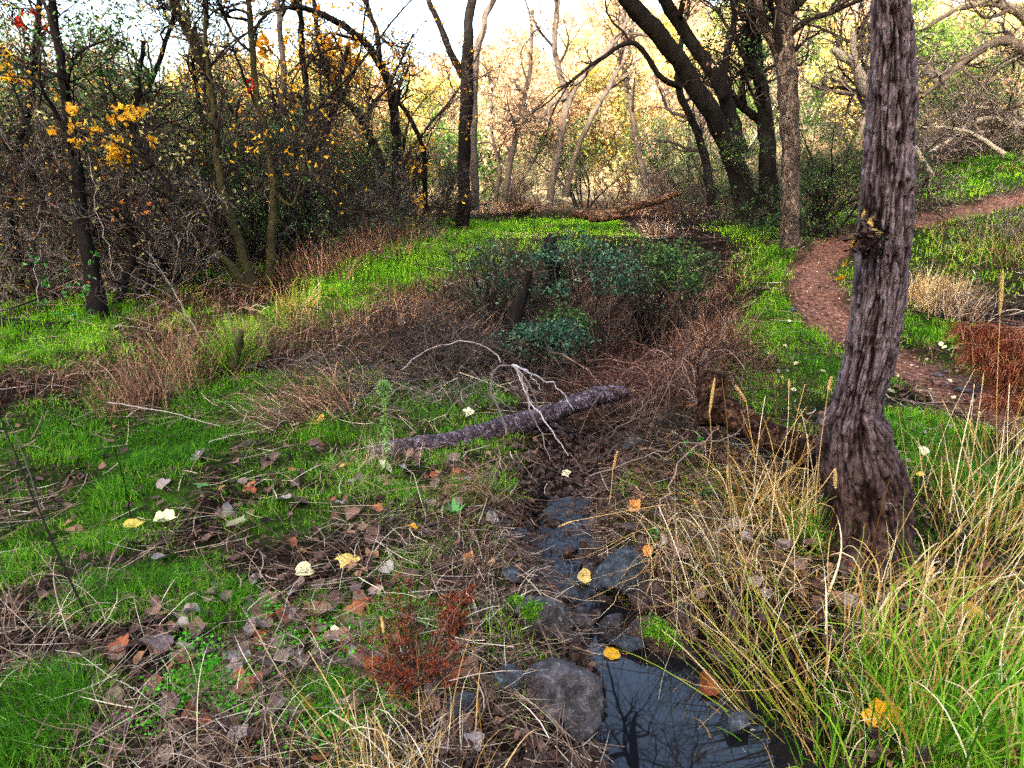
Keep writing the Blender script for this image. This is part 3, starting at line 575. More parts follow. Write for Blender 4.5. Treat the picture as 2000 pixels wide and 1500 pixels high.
tree('alder_tree', 'thin black trunk at the right of the thicket above the reddish grass', 'tree',
     [[(600, 485, 10.2, 7), (598, 400, 10.2, 7), (605, 300, 10.2, 6), (600, 200, 10.2, 6), (590, 100, 10.2, 6), (585, 0, 10.2, 5)],
      [(597, 340, 10.2, 5), (640, 250, 10.3, 6), (655, 185, 10.3, 5), (680, 90, 10.3, 4)]], 116, 'bark_dark', tr=(.3, 1), limbs=9, llen=(.5, 1.5), twigs=6, leafm='leaf_yellow', nleaf=420, lsize=.07, leafz=lambda C: C[:, 2] > 3.0)
tree('alder_tree', 'crooked dark sapling leaning right between the stout black trunk and the mossy stems', 'tree',
     [[(290, 600, 8.2, 8), (285, 500, 8.2, 7), (300, 400, 8.2, 6), (275, 300, 8.2, 6), (290, 180, 8.2, 5), (330, 60, 8.2, 4), (360, -60, 8.2, 3)]], 117, 'bark_dark', tr=(.2, 1), limbs=12, llen=(.6, 1.6), twigs=6, leafm='leaf_green', nleaf=1500, lsize=.05)
tree('alder_tree', 'black leaning stem at the far left edge above the lying log', 'tree',
     [[(40, 600, 8.6, 9), (36, 520, 8.6, 8), (20, 420, 8.6, 7), (40, 280, 8.6, 6), (70, 120, 8.6, 5), (80, -60, 8.6, 4)],
      [(95, 590, 9.4, 6), (100, 500, 9.4, 5), (85, 400, 9.4, 5), (110, 250, 9.4, 4)]], 118, 'bark_dark', tr=(.25, 1), limbs=9, llen=(.6, 1.6), twigs=6, leafm='leaf_yellow', nleaf=300, lsize=.05, leafz=lambda C: C[:, 2] > 2.5)
# -- right side
tree('poplar_tree', 'forked pale stem with sawn-off grey limbs showing left of the big rough trunk', 'tree',
     [[(1738, 400, 8.6, 12), (1725, 290, 8.6, 11), (1700, 200, 8.6, 10), (1672, 130, 8.6, 9), (1640, 105, 8.6, 8), (1625, 95, 8.6, 5)],
      [(1690, 180, 8.6, 7), (1670, 120, 8.6, 6.5), (1666, 62, 8.6, 6)]], 119, 'bark_pale', 'twig_grey', tr=(.4, 1), limbs=7, llen=(.5, 1.3), amp=.1, leafm='leaf_olive', nleaf=160, lsize=.09)
tree('oak_tree', 'grey spreading oak with long bare boughs reaching in from the right edge', 'tree',
     [[(2130, 330, 13, 20), (2090, 200, 13, 17), (2010, 110, 13, 11), (1960, 80, 13, 9), (1900, 105, 13, 8), (1850, 150, 13, 5), (1800, 190, 13, 3)],
      [(2090, 210, 13, 12), (2020, 60, 13, 10), (1960, 10, 13, 8), (1880, 15, 13, 5), (1800, 60, 13, 3)],
      [(2100, 240, 13, 14), (2120, 60, 13, 10), (2060, -80, 13, 7), (1960, -160, 13, 4)]], 120, 'bark_mid', 'twig_grey', tr=(.3, 1), limbs=11, llen=(.9, 2.4), twigs=6, leafm='leaf_olive', nleaf=1200, lsize=.06)
tree('oak_tree', 'leaning oak with a tufted green crown behind the fallen dead tree', 'tree',
     [[(1880, 300, 17, 10), (1865, 220, 17, 10), (1830, 150, 17, 10), (1790, 120, 17, 8), (1760, 60, 17, 6)],
      [(1842, 280, 18, 7), (1840, 200, 18, 7), (1845, 120, 18, 5)]], 121, 'bark_mid', 'twig_grey', tr=(.3, 1), limbs=10, llen=(.8, 2.2), twigs=6, leafm='leaf_green', nleaf=5000, lsize=.09)

# ---------------------------------------------------------------- shrub and far tree prototypes
def proto(name, seed, h=2.5, stems=9, spread=.6, limbs=6, subs=5, twigs=5, twig='twig_dark', leafm=None, nleaf=0, lsize=.04, wig=.3, r0=.018, lean=.5, llen=.35, up=.3, up2=.15, fine=0, tr=(.15, 1), lspread=.04, bark=None, sstem=5):
    rng = RS(seed); az = rng.uniform(0, 2*np.pi, stems); rr = spread*.3*rng.rand(stems)
    p0 = np.stack([rr*np.cos(az), rr*np.sin(az), 0*az-.05], 1)
    d = norm(np.stack([lean*np.cos(az), lean*np.sin(az), np.ones(stems)], 1)*rng.uniform(.6, 1.2, (stems, 3))); K = 10
    P = [p0]; w = 0
    for k in range(1, K):
        w = .5*w+rng.normal(size=d.shape)*wig*.5; d = norm(d+w+[0, 0, up*.1]); P.append(P[-1]+d*(h/(K-1)*rng.uniform(.75, 1.1, stems))[:, None])
    P = np.stack(P, 1); R = r0*np.linspace(1, .3, K)[None]*rng.uniform(.6, 1.2, stems)[:, None]
    A, Ar = spawn(P, R, limbs, tr, (h*llen*.6, h*llen*1.3), 7, (25, 75), rng, up2, wig, .6, .3, .004*h/2.5)
    B, Br = spawn(A, Ar, subs, (.1, 1), (h*llen*.35, h*llen*.8), 6, (25, 75), rng, up2*.6, wig, .65, .35, .0028*h/2.5)
    D, Dr = spawn(B, Br, twigs, (.1, 1), (h*llen*.15, h*llen*.4), 4, (25, 75), rng, 0, wig, .7, .5, .002*h/2.5)
    mb = MB(); tubes(mb, P, R, sstem, rng.rand(stems)*.5); sm = mb.mesh(name+'_stems', M[bark or twig], True)
    mb = MB(); tubes(mb, A, Ar, 4, rng.rand(len(A))*.6); tubes(mb, B, Br, 3, rng.rand(len(B))); tubes(mb, D, Dr, 3, rng.rand(len(D)))
    bm_ = mb.mesh(name+'_branches', M[twig]); lm = None
    if nleaf:
        mb = MB()
        lms = leafm if isinstance(leafm, list) else [(leafm, 1)]
        C = along(D, rng, nleaf, lspread); i = 0
        for k, (ml, fr) in enumerate(lms):
            j = i+int(nleaf*fr); leaves(mb, C[i:j], lsize, rng, mi=k); i = j
        lm = mb.mesh(name+'_foliage', [M[a] for a, _ in lms])
    return (name, sm, bm_, lm)
def yellow_bough(label, lines, Y, n, ls, seed, m='leaf_yellow'):
    rng = RS(seed); P = np.array([smooth_line(np.array([at(a, b, Y+c) for a, b, c in l]), 12) for l in lines]); base = P[0, 0].copy(); R = np.linspace(.018, .005, 12)[None]*np.ones((len(P), 1))
    root = thing('leafy_bough', base, label, 'branch'); A, Ar = spawn(P-base, R, 7, (.35, 1), (.2, .5), 6, (25, 70), rng, .1, .25, .5, .4, .003); D, Dr = spawn(A, Ar, 3, (.2, 1), (.08, .2), 4, (25, 60), rng, 0, .3, .8, .5, .002)
    mb = MB(); tubes(mb, P-base, R, 6, .3); mb.build('bough', M['bark_dark'], root, True); mb = MB(); tubes(mb, A, Ar, 4, .5); tubes(mb, D, Dr, 3, .5); mb.build('twigs', M['twig_dark'], root)
    mb = MB(); leaves(mb, along(D, rng, n, .02), ls, rng, asp=.8); mb.build('foliage', M[m], root)
def put(pr, x, y, s, rng, label, cat, group, name=None, zoff=0, trunk='stems', flat=1, rz=None):
    z = float(terr(x, y))+zoff
    t = thing(name or pr[0], (x, y, z-.02), label, cat, group, (0, 0, rng.uniform(0, 6.28) if rz is None else rz), (s, s, s*flat))
    link(trunk, pr[1], t); br_ = link('branches', pr[2], t)
    if pr[3]: link('foliage', pr[3], br_)
    return t
PR = {}
PR['ever1'] = proto('evergreen_shrub', 31, 3.4, 9, 1.0, 8, 6, 4, 'twig_dark', 'leaf_dark', 7500, .055, r0=.03)
PR['ever2'] = proto('evergreen_shrub', 32, 3.8, 7, 1.2, 9, 6, 4, 'twig_dark', [('leaf_dark', .55), ('leaf_green', .3), ('leaf_olive', .15)], 6000, .06, r0=.035, lean=.35)
PR['bare1'] = proto('bare_shrub', 33, 2.6, 12, .8, 8, 6, 4, 'twig_dark', None, 0, wig=.4, lean=.7)
PR['bare2'] = proto('bare_shrub', 34, 2.2, 10, .7, 8, 6, 4, 'twig_grey', [('leaf_rust', .5), ('leaf_yellow', .5)], 90, .05, wig=.45, lean=.8)
PR['bare3'] = proto('bare_shrub', 38, 1.8, 11, .6, 7, 6, 4, 'twig_red', None, 0, wig=.45, lean=.9)
PR['yell'] = proto('yellow_leaved_sapling', 35, 4.2, 3, .4, 10, 5, 4, 'twig_dark', [('leaf_yellow', .8), ('leaf_orange', .2)], 360, .05, r0=.03, lean=.25, llen=.3)
PR['oakf1'] = proto('slope_tree', 41, 7.5, 2, .5, 12, 7, 6, 'twig_grey', 'leaf_peach', 7000, .17, r0=.14, lean=.2, llen=.36, tr=(.3, 1), bark='bark_mid', lspread=.15, sstem=8)
PR['oakf2'] = proto('slope_tree', 42, 7.0, 2, .5, 12, 7, 6, 'twig_grey', [('leaf_olive', .8), ('leaf_yellow', .2)], 8500, .17, r0=.13, lean=.25, llen=.38, tr=(.25, 1), bark='bark_mid', lspread=.15, sstem=8)
PR['oakf3'] = proto('slope_tree', 43, 7.5, 2, .5, 14, 7, 6, 'twig_grey', 'leaf_peach', 900, .15, r0=.13, lean=.25, llen=.34, tr=(.3, 1), bark='bark_pale', lspread=.15, sstem=8)
PR['oakf4'] = proto('slope_tree', 44, 6.5, 3, .6, 12, 7, 5, 'twig_dark', [('leaf_green', .6), ('leaf_dark', .4)], 9000, .15, r0=.11, lean=.3, llen=.36, tr=(.2, 1), bark='bark_mid', lspread=.15, sstem=8)
def px_put(kind, px, py, s, rng, *a, Y=None, **k):
    if Y is None: p = ground_at(px, py)
    else: p = at(px, py, Y)
    return put(PR[kind], p[0], p[1], s, rng, *a, **k)
rng = RS(50)
# dark evergreen wall behind the left thicket
def where(a, px, s):
    w = 'at the far left edge of the thicket' if px < 0 else 'above the black log at far left' if px < 100 else 'around the stout black trunk' if px < 215 else 'between the stout black trunk and the curved mossy stems' if px < 360 else 'behind the curved mossy stems' if px < 495 else 'beside the forked trunk of the brown bank' if px < 600 else 'at the right end of the thicket'
    return ('tall ' if s > 1 else 'low ')+a+' '+w
DK = 'dense dark evergreen shrub deep in the shaded thicket on the left'
for px, Y, s, kd in [(-140, 10, 1.1, 'ever1'), (-20, 11.5, 1.1, 'ever2'), (90, 12.5, .95, 'ever1'), (330, 10.5, .9, 'ever1'), (430, 11, .8, 'ever2'), (250, 13, 1.0, 'ever2'), (520, 12, .75, 'ever1'),
                    (400, 14, .95, 'ever1'), (610, 13, .75, 'ever2'), (-200, 14, 1.5, 'ever2'), (30, 16, 1.0, 'ever1'), (180, 11.5, .8, 'ever2')]:
    p = at(px, 350, Y); put(PR[kd], p[0], Y, s, rng, where('dense dark evergreen shrub', px, s),  'shrub', 'dark evergreen shrubs of the left thicket')
for px, Y, s, kd, lb in [(680, 13.5, .75, 'ever2', 'bright green leafy shrub behind the bowed dark trunk'), (640, 11.3, .5, 'ever1', 'low evergreen shrub at the thicket edge left of the leaning trees'),
                    (850, 15.5, .62, 'ever1', 'rounded green shrub just left of the twin trunks'), (800, 14.5, .45, 'ever2', 'small leafy shrub between the leaning trees and the twin trunks'),
                    (1640, 10.4, .62, 'ever1', 'dark green shrub left of the big rough trunk beyond the path'), (1600, 10.9, .55, 'ever2', 'dark leafy shrub behind the straight scaly trunk'),
                    (1905, 15.5, .62, 'ever2', 'bright green shrub in front of the leaning oak on the right'), (1990, 17, 1.1, 'ever1', 'tall green shrub at the right edge behind the fallen tree'),
                    (1140, 19.5, .8, 'ever2', 'blue-green shrub standing on the slope behind the forked tan-leaved tree'), (1500, 12.6, .5, 'ever1', 'dark shrub around the feet of the black oaks'), (450, 8.6, .62, 'ever1', 'green shrub among the mossy stems'),
                    (560, 9.0, .55, 'ever2', 'green shrub just right of the upright mossy stem')]:
    p = at(px, 350, Y); put(PR[kd], p[0], Y, s, rng, lb, 'shrub', None)
# bare twiggy shrubs in front
BL = 'bare twiggy shrub tangled into the left thicket'
for px, Y, s, kd in [(30, 7.6, .9, 'bare2'), (240, 7.4, .85, 'bare2'), (330, 7.9, .9, 'bare1'), (400, 8.4, .9, 'bare2'), (590, 9.4, .8, 'bare1'), (640, 9.9, .7, 'bare1'), (700, 10.8, .75, 'bare2'), (20, 9.8, 1.0, 'bare1'), (160, 10.2, 1.0, 'bare2'),
                     (460, 9.6, .9, 'bare1'), (600, 11.5, .8, 'bare2'), (300, 9.4, 1.0, 'bare2')]:
    p = at(px, 350, Y); put(PR[kd], p[0], Y, s, rng, where({'bare1': 'dark twiggy bare shrub', 'bare2': 'grey twiggy bare shrub'}[kd], px, s),  'shrub', 'bare shrubs of the left thicket')
for px, Y, s, kd, lb in [(790, 12.3, .65, 'bare1', 'dark bare shrub under the forked leaning tree'), (860, 13.3, .55, 'bare1', 'bare shrub at the left foot of the twin trunks'), (1000, 17.5, .75, 'bare3', 'reddish bare shrub right of the twin trunks'),
                    (1050, 19, .9, 'bare2', 'grey brushy shrub behind the small stump'), (1180, 19.5, .9, 'bare3', 'purplish bare shrub on the flat behind the split log'), (1240, 18.5, .8, 'bare2', 'grey bare shrub behind the split log'), (1350, 15, .7, 'bare1', 'dark bare shrub left of the black oaks'),
                    (1310, 16.5, .7, 'bare3', 'reddish thin shrub right of the split log'), (1430, 13.4, .6, 'bare1', 'dense bare shrub at the foot of the leaning black oak'), (1560, 12.5, .7, 'bare2', 'grey bare shrub behind the straight scaly trunk'), (1985, 8.6, .5, 'bare2', 'grey wispy shrub at the right edge above the path')]:
    p = at(px, 350, Y); put(PR[kd], p[0], Y, s, rng, lb, 'shrub', None)
for px, Y, s, lb in [(40, 8.9, 1.0, 'yellow-leaved sapling at the far left of the thicket'), (215, 7.2, .82, 'sapling with bright yellow leaves in front of the black thicket'), (500, 9.8, 1.15, 'yellow-leaved sapling rising above the mossy stems'),
                     (610, 11, 1.2, 'orange and yellow sapling near the right end of the thicket'), (720, 12.6, 1.15, 'tall yellow-leaved sapling behind the forked leaning tree'), (130, 10, 1.3, 'yellow-flecked sapling high in the left thicket')]:
    p = at(px, 350, Y); put(PR['yell'], p[0], Y, s, rng, lb, 'sapling', 'yellow-leaved saplings')
yellow_bough('dark slanting bough tipped with a spray of bright yellow leaves over the left thicket', [[(345, 380, 0), (300, 320, 0), (262, 262, 0), (235, 205, 0)], [(300, 320, 0), (250, 290, -.1), (190, 262, -.1), (160, 245, -.1)], [(300, 320, 0), (275, 330, 0), (240, 300, 0)]], 6.4, 260, .055, 1201)
yellow_bough('spray of yellow and gold leaves high over the bowed trunk', [[(560, 150, 0), (600, 110, 0), (650, 95, 0), (700, 110, 0)], [(560, 150, 0), (540, 110, 0), (505, 90, 0)], [(600, 110, 0), (640, 140, 0), (680, 150, 0)]], 10.4, 420, .085, 1202)
yellow_bough('little cluster of scarlet leaves among the dark twigs of the thicket', [[(460, 230, 0), (465, 205, 0), (472, 185, 0)]], 7.5, 16, .06, 1203, 'leaf_red')
yellow_bough('sprig of scarlet leaves against the sky in the top left corner', [[(90, 110, 0), (70, 70, 0), (45, 45, 0)]], 8, 40, .06, 1204, 'leaf_red')
yellow_bough('few orange leaves on a low dark twig of the thicket', [[(300, 470, 0), (270, 440, 0), (240, 420, 0)]], 6.6, 14, .05, 1205, 'leaf_orange')
yellow_bough('yellow leaf spray at the left edge high in the thicket', [[(60, 260, 0), (30, 180, 0), (5, 120, 0)]], 7.4, 110, .06, 1206)
# trees on the sunny slope
rng = RS(60); spots = []
REG = [(-9, -.32, 'behind the left thicket'), (-.32, -.1, 'left of the twin trunks'), (-.1, .1, 'right of the twin trunks'), (.1, .24, 'left of the massive black oak'), (.24, .42, 'behind the black oaks'), (.42, .62, 'behind the big rough trunk'), (.62, 9, 'above the bank at the right')]
LBL = {'oakf1': 'tan-leaved tree', 'oakf2': 'yellow-green tree', 'oakf3': 'nearly bare pale tree', 'oakf4': 'green-crowned tree'}
def slope(n, Y0, Y1, a0, a1, s0, s1, pk, gap):
    k = tries = 0
    while k < n and tries < 3000:
        tries += 1; Y = Y0*(Y1/Y0)**rng.rand(); a = rng.uniform(a0, a1); x = a*Y
        if any((x-u)**2+(Y-v)**2 < (gap+Y*.03)**2 for u, v in spots): continue
        spots.append((x, Y)); k += 1; kd = rng.choice(['oakf1', 'oakf2', 'oakf3', 'oakf4'], p=pk)
        rg = [r for lo, hi, r in REG if lo <= a < hi][0]; ds = 'low on' if Y < 34 else 'half-way up' if Y < 58 else 'high on'
        put(PR[kd], x, Y, rng.uniform(s0, s1), rng, '%s %s the sunlit slope, %s' % (LBL[kd], ds, rg), 'tree', 'trees on the sunlit slope', trunk='trunk')
slope(26, 15.5, 36, -1.05, -.33, .55, .85, [.12, .38, .2, .30], 1.6)
slope(26, 20, 34, -.9, 1.0, .5, .72, [.15, .15, .6, .1], 1.6)
slope(85, 34, 62, -.62, .85, .6, .95, [.22, .44, .22, .12], 1.0)
slope(34, 62, 96, -.4, .7, .8, 1.2, [.3, .4, .2, .10], 1.5)
UL = {'bare1': 'dark bare shrub', 'bare2': 'grey bare shrub', 'bare3': 'reddish bare shrub', 'ever1': 'olive evergreen shrub'}
for k in range(44):
    Y = rng.uniform(19, 34); a = rng.uniform(-.3, .8); kd = rng.choice(['bare1', 'bare2', 'bare3', 'ever1'], p=[.25, .35, .25, .15])
    rg = [r for lo, hi, r in REG if lo <= a < hi][0]
    put(PR[kd], a*Y, Y, rng.uniform(.45, .9), rng, '%s at the slope foot, %s' % (UL[kd], rg), 'shrub', 'shrubs at the foot of the sunlit slope')
# ---------------------------------------------------------------- the big rough trunk in front
def big_tree():
    rng = RS(200); Y0 = 2.5
    prof = [(1128, 1597, 1785), (1090, 1603, 1776), (1040, 1612, 1778), (1000, 1618, 1777), (950, 1613, 1768), (900, 1607, 1753), (860, 1611, 1735), (820, 1618, 1723), (790, 1630, 1720), (760, 1638, 1726),
            (700, 1650, 1745), (600, 1668, 1762), (500, 1675, 1772), (400, 1682, 1779), (300, 1690, 1783), (200, 1697, 1786), (100, 1703, 1784), (0, 1706, 1772), (-150, 1716, 1768), (-500, 1730, 1768), (-1400, 1700, 1728)]
    ctr = np.array([[*at((a+b)/2, py, Y0), rad((b-a)/2, py, Y0)] for py, a, b in prof])
    rows, sides = 480, 170
    s = smooth_line(ctr, rows); Cc, R = s[:, :3], s[:, 3]
    base = Cc[0].copy(); base[2] = float(terr(base[0], base[1]))
    a = np.arange(sides)*2*math.pi/sides; A = np.broadcast_to(a, (rows, sides)); ca, sa = np.cos(A), np.sin(A)
    z = Cc[:, 2:3]+0*A
    rr = R[:, None]+0*A
    # buttress lobes at the swollen base
    low = 1-ss(.55, 1.0, z-base[2])
    rr = rr*(1+.09*low*np.sin(3*A+1.1)+.04*low*np.sin(7*A+z*6))
    x0 = ca*.11; y0 = sa*.11
    wx = fbm(x0*9, y0*9, z*5, 2)*.25; wz = fbm(x0*7, y0*7, z*4+9, 2)
    def ridged(fx, fz, off): return 1-np.abs(fbm((x0+.02*wx)*fx+off+wx, (y0+.02*wx)*fx, (z+.03*wz)*fz+off, 3))*2.6
    r1 = ridged(26, 4.2, 3); r2 = ridged(50, 13, 13); plate = fbm(x0*70, y0*70, z*16, 3)
    n1 = fbm((x0+.02*wx)*52+3+wx*1.4, (y0+.02*wx)*52, (z+.05*wz)*6+3, 2); n2 = fbm((x0+.02*wx)*75+9+wx*1.8, y0*75, (z+.05*wz)*14+7, 2)
    n3 = fbm(x0*24+21+wx*2, y0*24, z*3.2+wx, 2)
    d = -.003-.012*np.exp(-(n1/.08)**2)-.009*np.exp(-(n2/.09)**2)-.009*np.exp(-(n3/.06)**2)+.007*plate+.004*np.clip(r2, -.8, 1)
    # rough horizontal scars
    u = A*rr.mean()/.05; 
    cell_u = np.floor(A*11/(2*np.pi)*1.0+.5*(np.floor(z/.055) % 2)); cell_z = np.floor(z/.055)
    ru = _h(cell_u.astype(int), cell_z.astype(int), 5); rz = _h(cell_u.astype(int), cell_z.astype(int), 9)
    fu = (A*11/(2*np.pi)+.5*(np.floor(z/.055) % 2)) % 1; fz = (z/.055) % 1
    scar = (ru > .35)*np.exp(-((fz-.3-.4*rz+.5*(fu-.5)*(ru-.6))/.085)**2)*ss(.0, .22, fu)*ss(1., .72, fu)
    d = d+.005*scar*(1+fbm(x0*30, y0*30, z*9, 2))*ss(.55, .8, z-base[2])
    ridge = np.clip(1-.9*np.exp(-(n1/.10)**2)-.6*np.exp(-(n2/.11)**2)-.8*np.exp(-(n3/.08)**2)+.35*plate+.4*scar, 0, 1)  # dark inner bark in fissures also stands in for shade; ridge tops weathered
    # collar and knots
    def knot(px, py, r, h, rz_=1.0):
        p = at(px, py, Y0); k = np.argmin(np.abs(Cc[:, 2]-p[2])); th = math.asin(max(-1, min(1, (p[0]-Cc[k, 0])/R[k])))
        an = -math.pi/2+th; da = (A-an+math.pi) % (2*math.pi)-math.pi
        q = np.hypot(da*rr, (z-p[2])/rz_)/r
        return h*np.exp(-q**2*1.5)*(1+.9*fbm(x0*55, y0*55, z*55, 3))-h*.8*np.exp(-(q/.3)**2)
    for k in [(1755, 50, .03, .016), (1757, 185, .035, .02), (1745, 355, .04, .02), (1765, 300, .02, .01), (1752, 470, .03, .012), (1700, 520, .03, .01), (1758, 620, .03, .01), (1668, 795, .045, .022), (1720, 840, .04, .02), (1635, 880, .03, .012)]: d = d+knot(*k)
    zc = at(1670, 832, Y0)[2]
    d = d+.011*np.exp(-((z-zc-.025*np.sin(A*2+1))/.04)**2)*(1+2.2*fbm(x0*40, y0*40, z*30, 3))
    d = d-.005*np.exp(-((z-zc-.06-.02*np.sin(A*3))/.02)**2)
    d = d*(1+.2*low)+.012*low*fbm(x0*14, y0*14, z*5, 3)
    # root flare
    rr = rr*(1+.16*np.exp(-np.maximum(z-base[2], 0)/.05))
    V = np.stack([Cc[:, 0:1]+ca*(rr+d), Cc[:, 1:2]+sa*(rr+d), z+.006*fbm(x0*20, y0*20, z*9, 2)], -1)-base
    i = np.arange(rows*sides).reshape(rows, sides); j = np.roll(i, -1, 1)
    q = np.stack([i[:-1], j[:-1], j[1:], i[1:]], -1).reshape(-1, 4)
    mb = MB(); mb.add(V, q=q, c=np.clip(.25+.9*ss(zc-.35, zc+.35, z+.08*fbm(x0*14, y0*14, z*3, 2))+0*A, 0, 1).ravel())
    root = thing('poplar_tree', base, 'big rough-barked trunk with a swollen foot standing on the right bank in front', 'tree')
    m = bpy.data.materials.new('rough_bark'); m.use_nodes = True; n = m.node_tree; N = n.nodes; L = n.links.new; b = N['Principled BSDF']
    tc = N.new('ShaderNodeTexCoord'); mp = N.new('ShaderNodeMapping'); mp.inputs['Scale'].default_value = (1, 1, .3); L(tc.outputs['Object'], mp.inputs[0])
    ns = N.new('ShaderNodeTexNoise'); ns.inputs['Scale'].default_value = 85; ns.inputs['Detail'].default_value = 8; ns.inputs['Roughness'].default_value = .7; L(mp.outputs[0], ns.inputs[0])
    def rp(cols):
        x = N.new('ShaderNodeValToRGB'); e = x.color_ramp.elements; cc = [C3(c) for c in cols]
        e[0].position, e[0].color = .3, (*cc[0], 1); e[1].position, e[1].color = .72, (*cc[-1], 1)
        for k, c in enumerate(cc[1:-1]): e.new(.3+.42*(k+1)/(len(cc)-1)).color = (*c, 1)
        L(ns.outputs['Fac'], x.inputs[0]); return x.outputs[0]
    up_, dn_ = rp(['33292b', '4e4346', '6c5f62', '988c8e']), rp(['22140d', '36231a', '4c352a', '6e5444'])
    at_ = N.new('ShaderNodeAttribute'); at_.attribute_name = 'rnd'; mx = N.new('ShaderNodeMix'); mx.data_type = 'RGBA'; L(at_.outputs['Fac'], mx.inputs[0]); L(dn_, mx.inputs[6]); L(up_, mx.inputs[7]); wa = N.new('ShaderNodeAttribute'); wa.attribute_name = 'weathered_shade'; mw = N.new('ShaderNodeMix'); mw.data_type = 'RGBA'; L(wa.outputs['Fac'], mw.inputs[0]); mw.inputs[6].default_value = (*C3('1c1210'), 1); L(mx.outputs[2], mw.inputs[7]); L(mw.outputs[2], b.inputs['Base Color'])
    b.inputs['Roughness'].default_value = .9; b.inputs['Specular IOR Level'].default_value = .05
    n2 = N.new('ShaderNodeTexNoise'); n2.inputs['Scale'].default_value = 120; n2.inputs['Detail'].default_value = 6; L(mp.outputs[0], n2.inputs[0])
    bp = N.new('ShaderNodeBump'); bp.inputs['Strength'].default_value = .8; bp.inputs['Distance'].default_value = .008; L(n2.outputs['Fac'], bp.inputs['Height']); L(bp.outputs[0], b.inputs['Normal'])
    M['rough_bark'] = m
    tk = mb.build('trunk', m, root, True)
    tk.data.attributes.new('weathered_shade', 'FLOAT', 'POINT').data.foreach_set('value', ridge.ravel().astype(np.float32))
    # limbs above the picture, mirrored in the pool
    P = Cc[None, 255:]-base; Rr = R[None, 255:]
    Aa, Ar = spawn(P[:, ::6], Rr[:, ::6], 12, (.45, 1), (1.2, 3.2), 9, (30, 70), rng, .2, .22, .5, .25, .01)
    B, Br = spawn(Aa, Ar, 7, (.2, 1), (.5, 1.4), 7, (25, 65), rng, .2, .25, .6, .3, .005)
    D, Dr = spawn(B, Br, 5, (.2, 1), (.25, .6), 5, (25, 65), rng, 0, .3, .7, .4, .003)
    BG = [[(1.02, 2.6, 3.2), (1.1, 3.6, 3.45), (1.25, 5.0, 3.85), (1.6, 7, 5.0), (2.1, 9, 6.6)], [(1.02, 2.55, 3.1), (1.5, 3.6, 3.4), (1.9, 5.2, 4.2), (2.4, 7, 5.6)], [(1.0, 2.6, 3.3), (.8, 4.2, 3.8), (.9, 6, 4.8), (1.2, 8, 6.6)], [(1.25, 5.0, 3.85), (1.3, 6.2, 5.0), (1.3, 7.5, 6.6)], [(1.7, 4.4, 3.8), (2.2, 5.2, 4.4), (2.9, 6.4, 5.2)], [(1.0, 2.6, 3.4), (1.2, 3.2, 3.8), (1.5, 4.6, 4.7), (1.7, 6, 6.2)]]
    GP = np.array([smooth_line(np.array(g_, float), 24) for g_ in BG])-base; GR = np.linspace(.085, .02, 24)[None]*np.array([1, .8, .7, .5, .5, .8])[:, None]
    A2, A2r = spawn(GP, GR, 14, (.15, 1), (.7, 2.0), 9, (25, 70), rng, .1, .22, .5, .25, .006); B2, B2r = spawn(A2, A2r, 6, (.15, 1), (.3, .9), 7, (25, 65), rng, .1, .25, .6, .3, .004); D2, D2r = spawn(B2, B2r, 4, (.2, 1), (.15, .45), 4, (25, 65), rng, 0, .3, .7, .5, .003)
    lm_ = MB(); tubes(lm_, GP, GR, 9, .3); lm_.build('limbs', M['bark_dark'], root, True)
    mb = MB(); tubes(mb, A2, A2r, 5, .3); tubes(mb, B2, B2r, 3, .3); tubes(mb, D2, D2r, 3, .3); tubes(mb, Aa, Ar, 7, .3); tubes(mb, B, Br, 4, .4); tubes(mb, D, Dr, 3, .5); mb.build('branches', M['twig_dark'], root, True)
    mb = MB(); leaves(mb, along(D, rng, 500, .03), .07, rng); mb.build('foliage', M['leaf_olive'], root)
    # clump of dead shoots and withered leaves on the trunk
    p = at(1692, 462, 2.385)-base; mb = MB(); K = 7
    nn = 42; d = norm(rng.normal(size=(nn, 3))*[1, .6, 1]+[-.35, -.5, -.3]); t = np.linspace(0, 1, K)
    Pp = p+rng.normal(size=(nn, 1, 3))*.012+(t[None, :, None]*d[:, None]*rng.uniform(.03, .09, nn)[:, None, None])+np.array([0, 0, -1])*(t**2)[None, :, None]*rng.uniform(0, .06, nn)[:, None, None]
    tubes(mb, Pp, np.full((nn, K), .0016), 4, rng.rand(nn)*.4); mb.build('dead_shoots', M['twig_dark'], root)
    mb = MB(); leaves(mb, p+rng.normal(size=(95, 3))*[.028, .02, .034]+[-.01, -.03, -.012], .034, rng, c=rng.rand(95)*.5); mb.build('withered_leaves', M['litter'], root)
    for kx, ky in [(1688, 420), (1700, 432), (1712, 452), (1668, 475), (1722, 466)]:
        l = link('leaf', LEAF[rng.randint(len(LEAF))], root, at(kx, ky, 2.37)-base, (rng.uniform(.8, 2.2), rng.uniform(-.6, .6), rng.uniform(0, 6)), .042); l.material_slots[0].link = 'OBJECT'; l.material_slots[0].material = M['dl_yellow'] if kx != 1722 else M['dl_green']
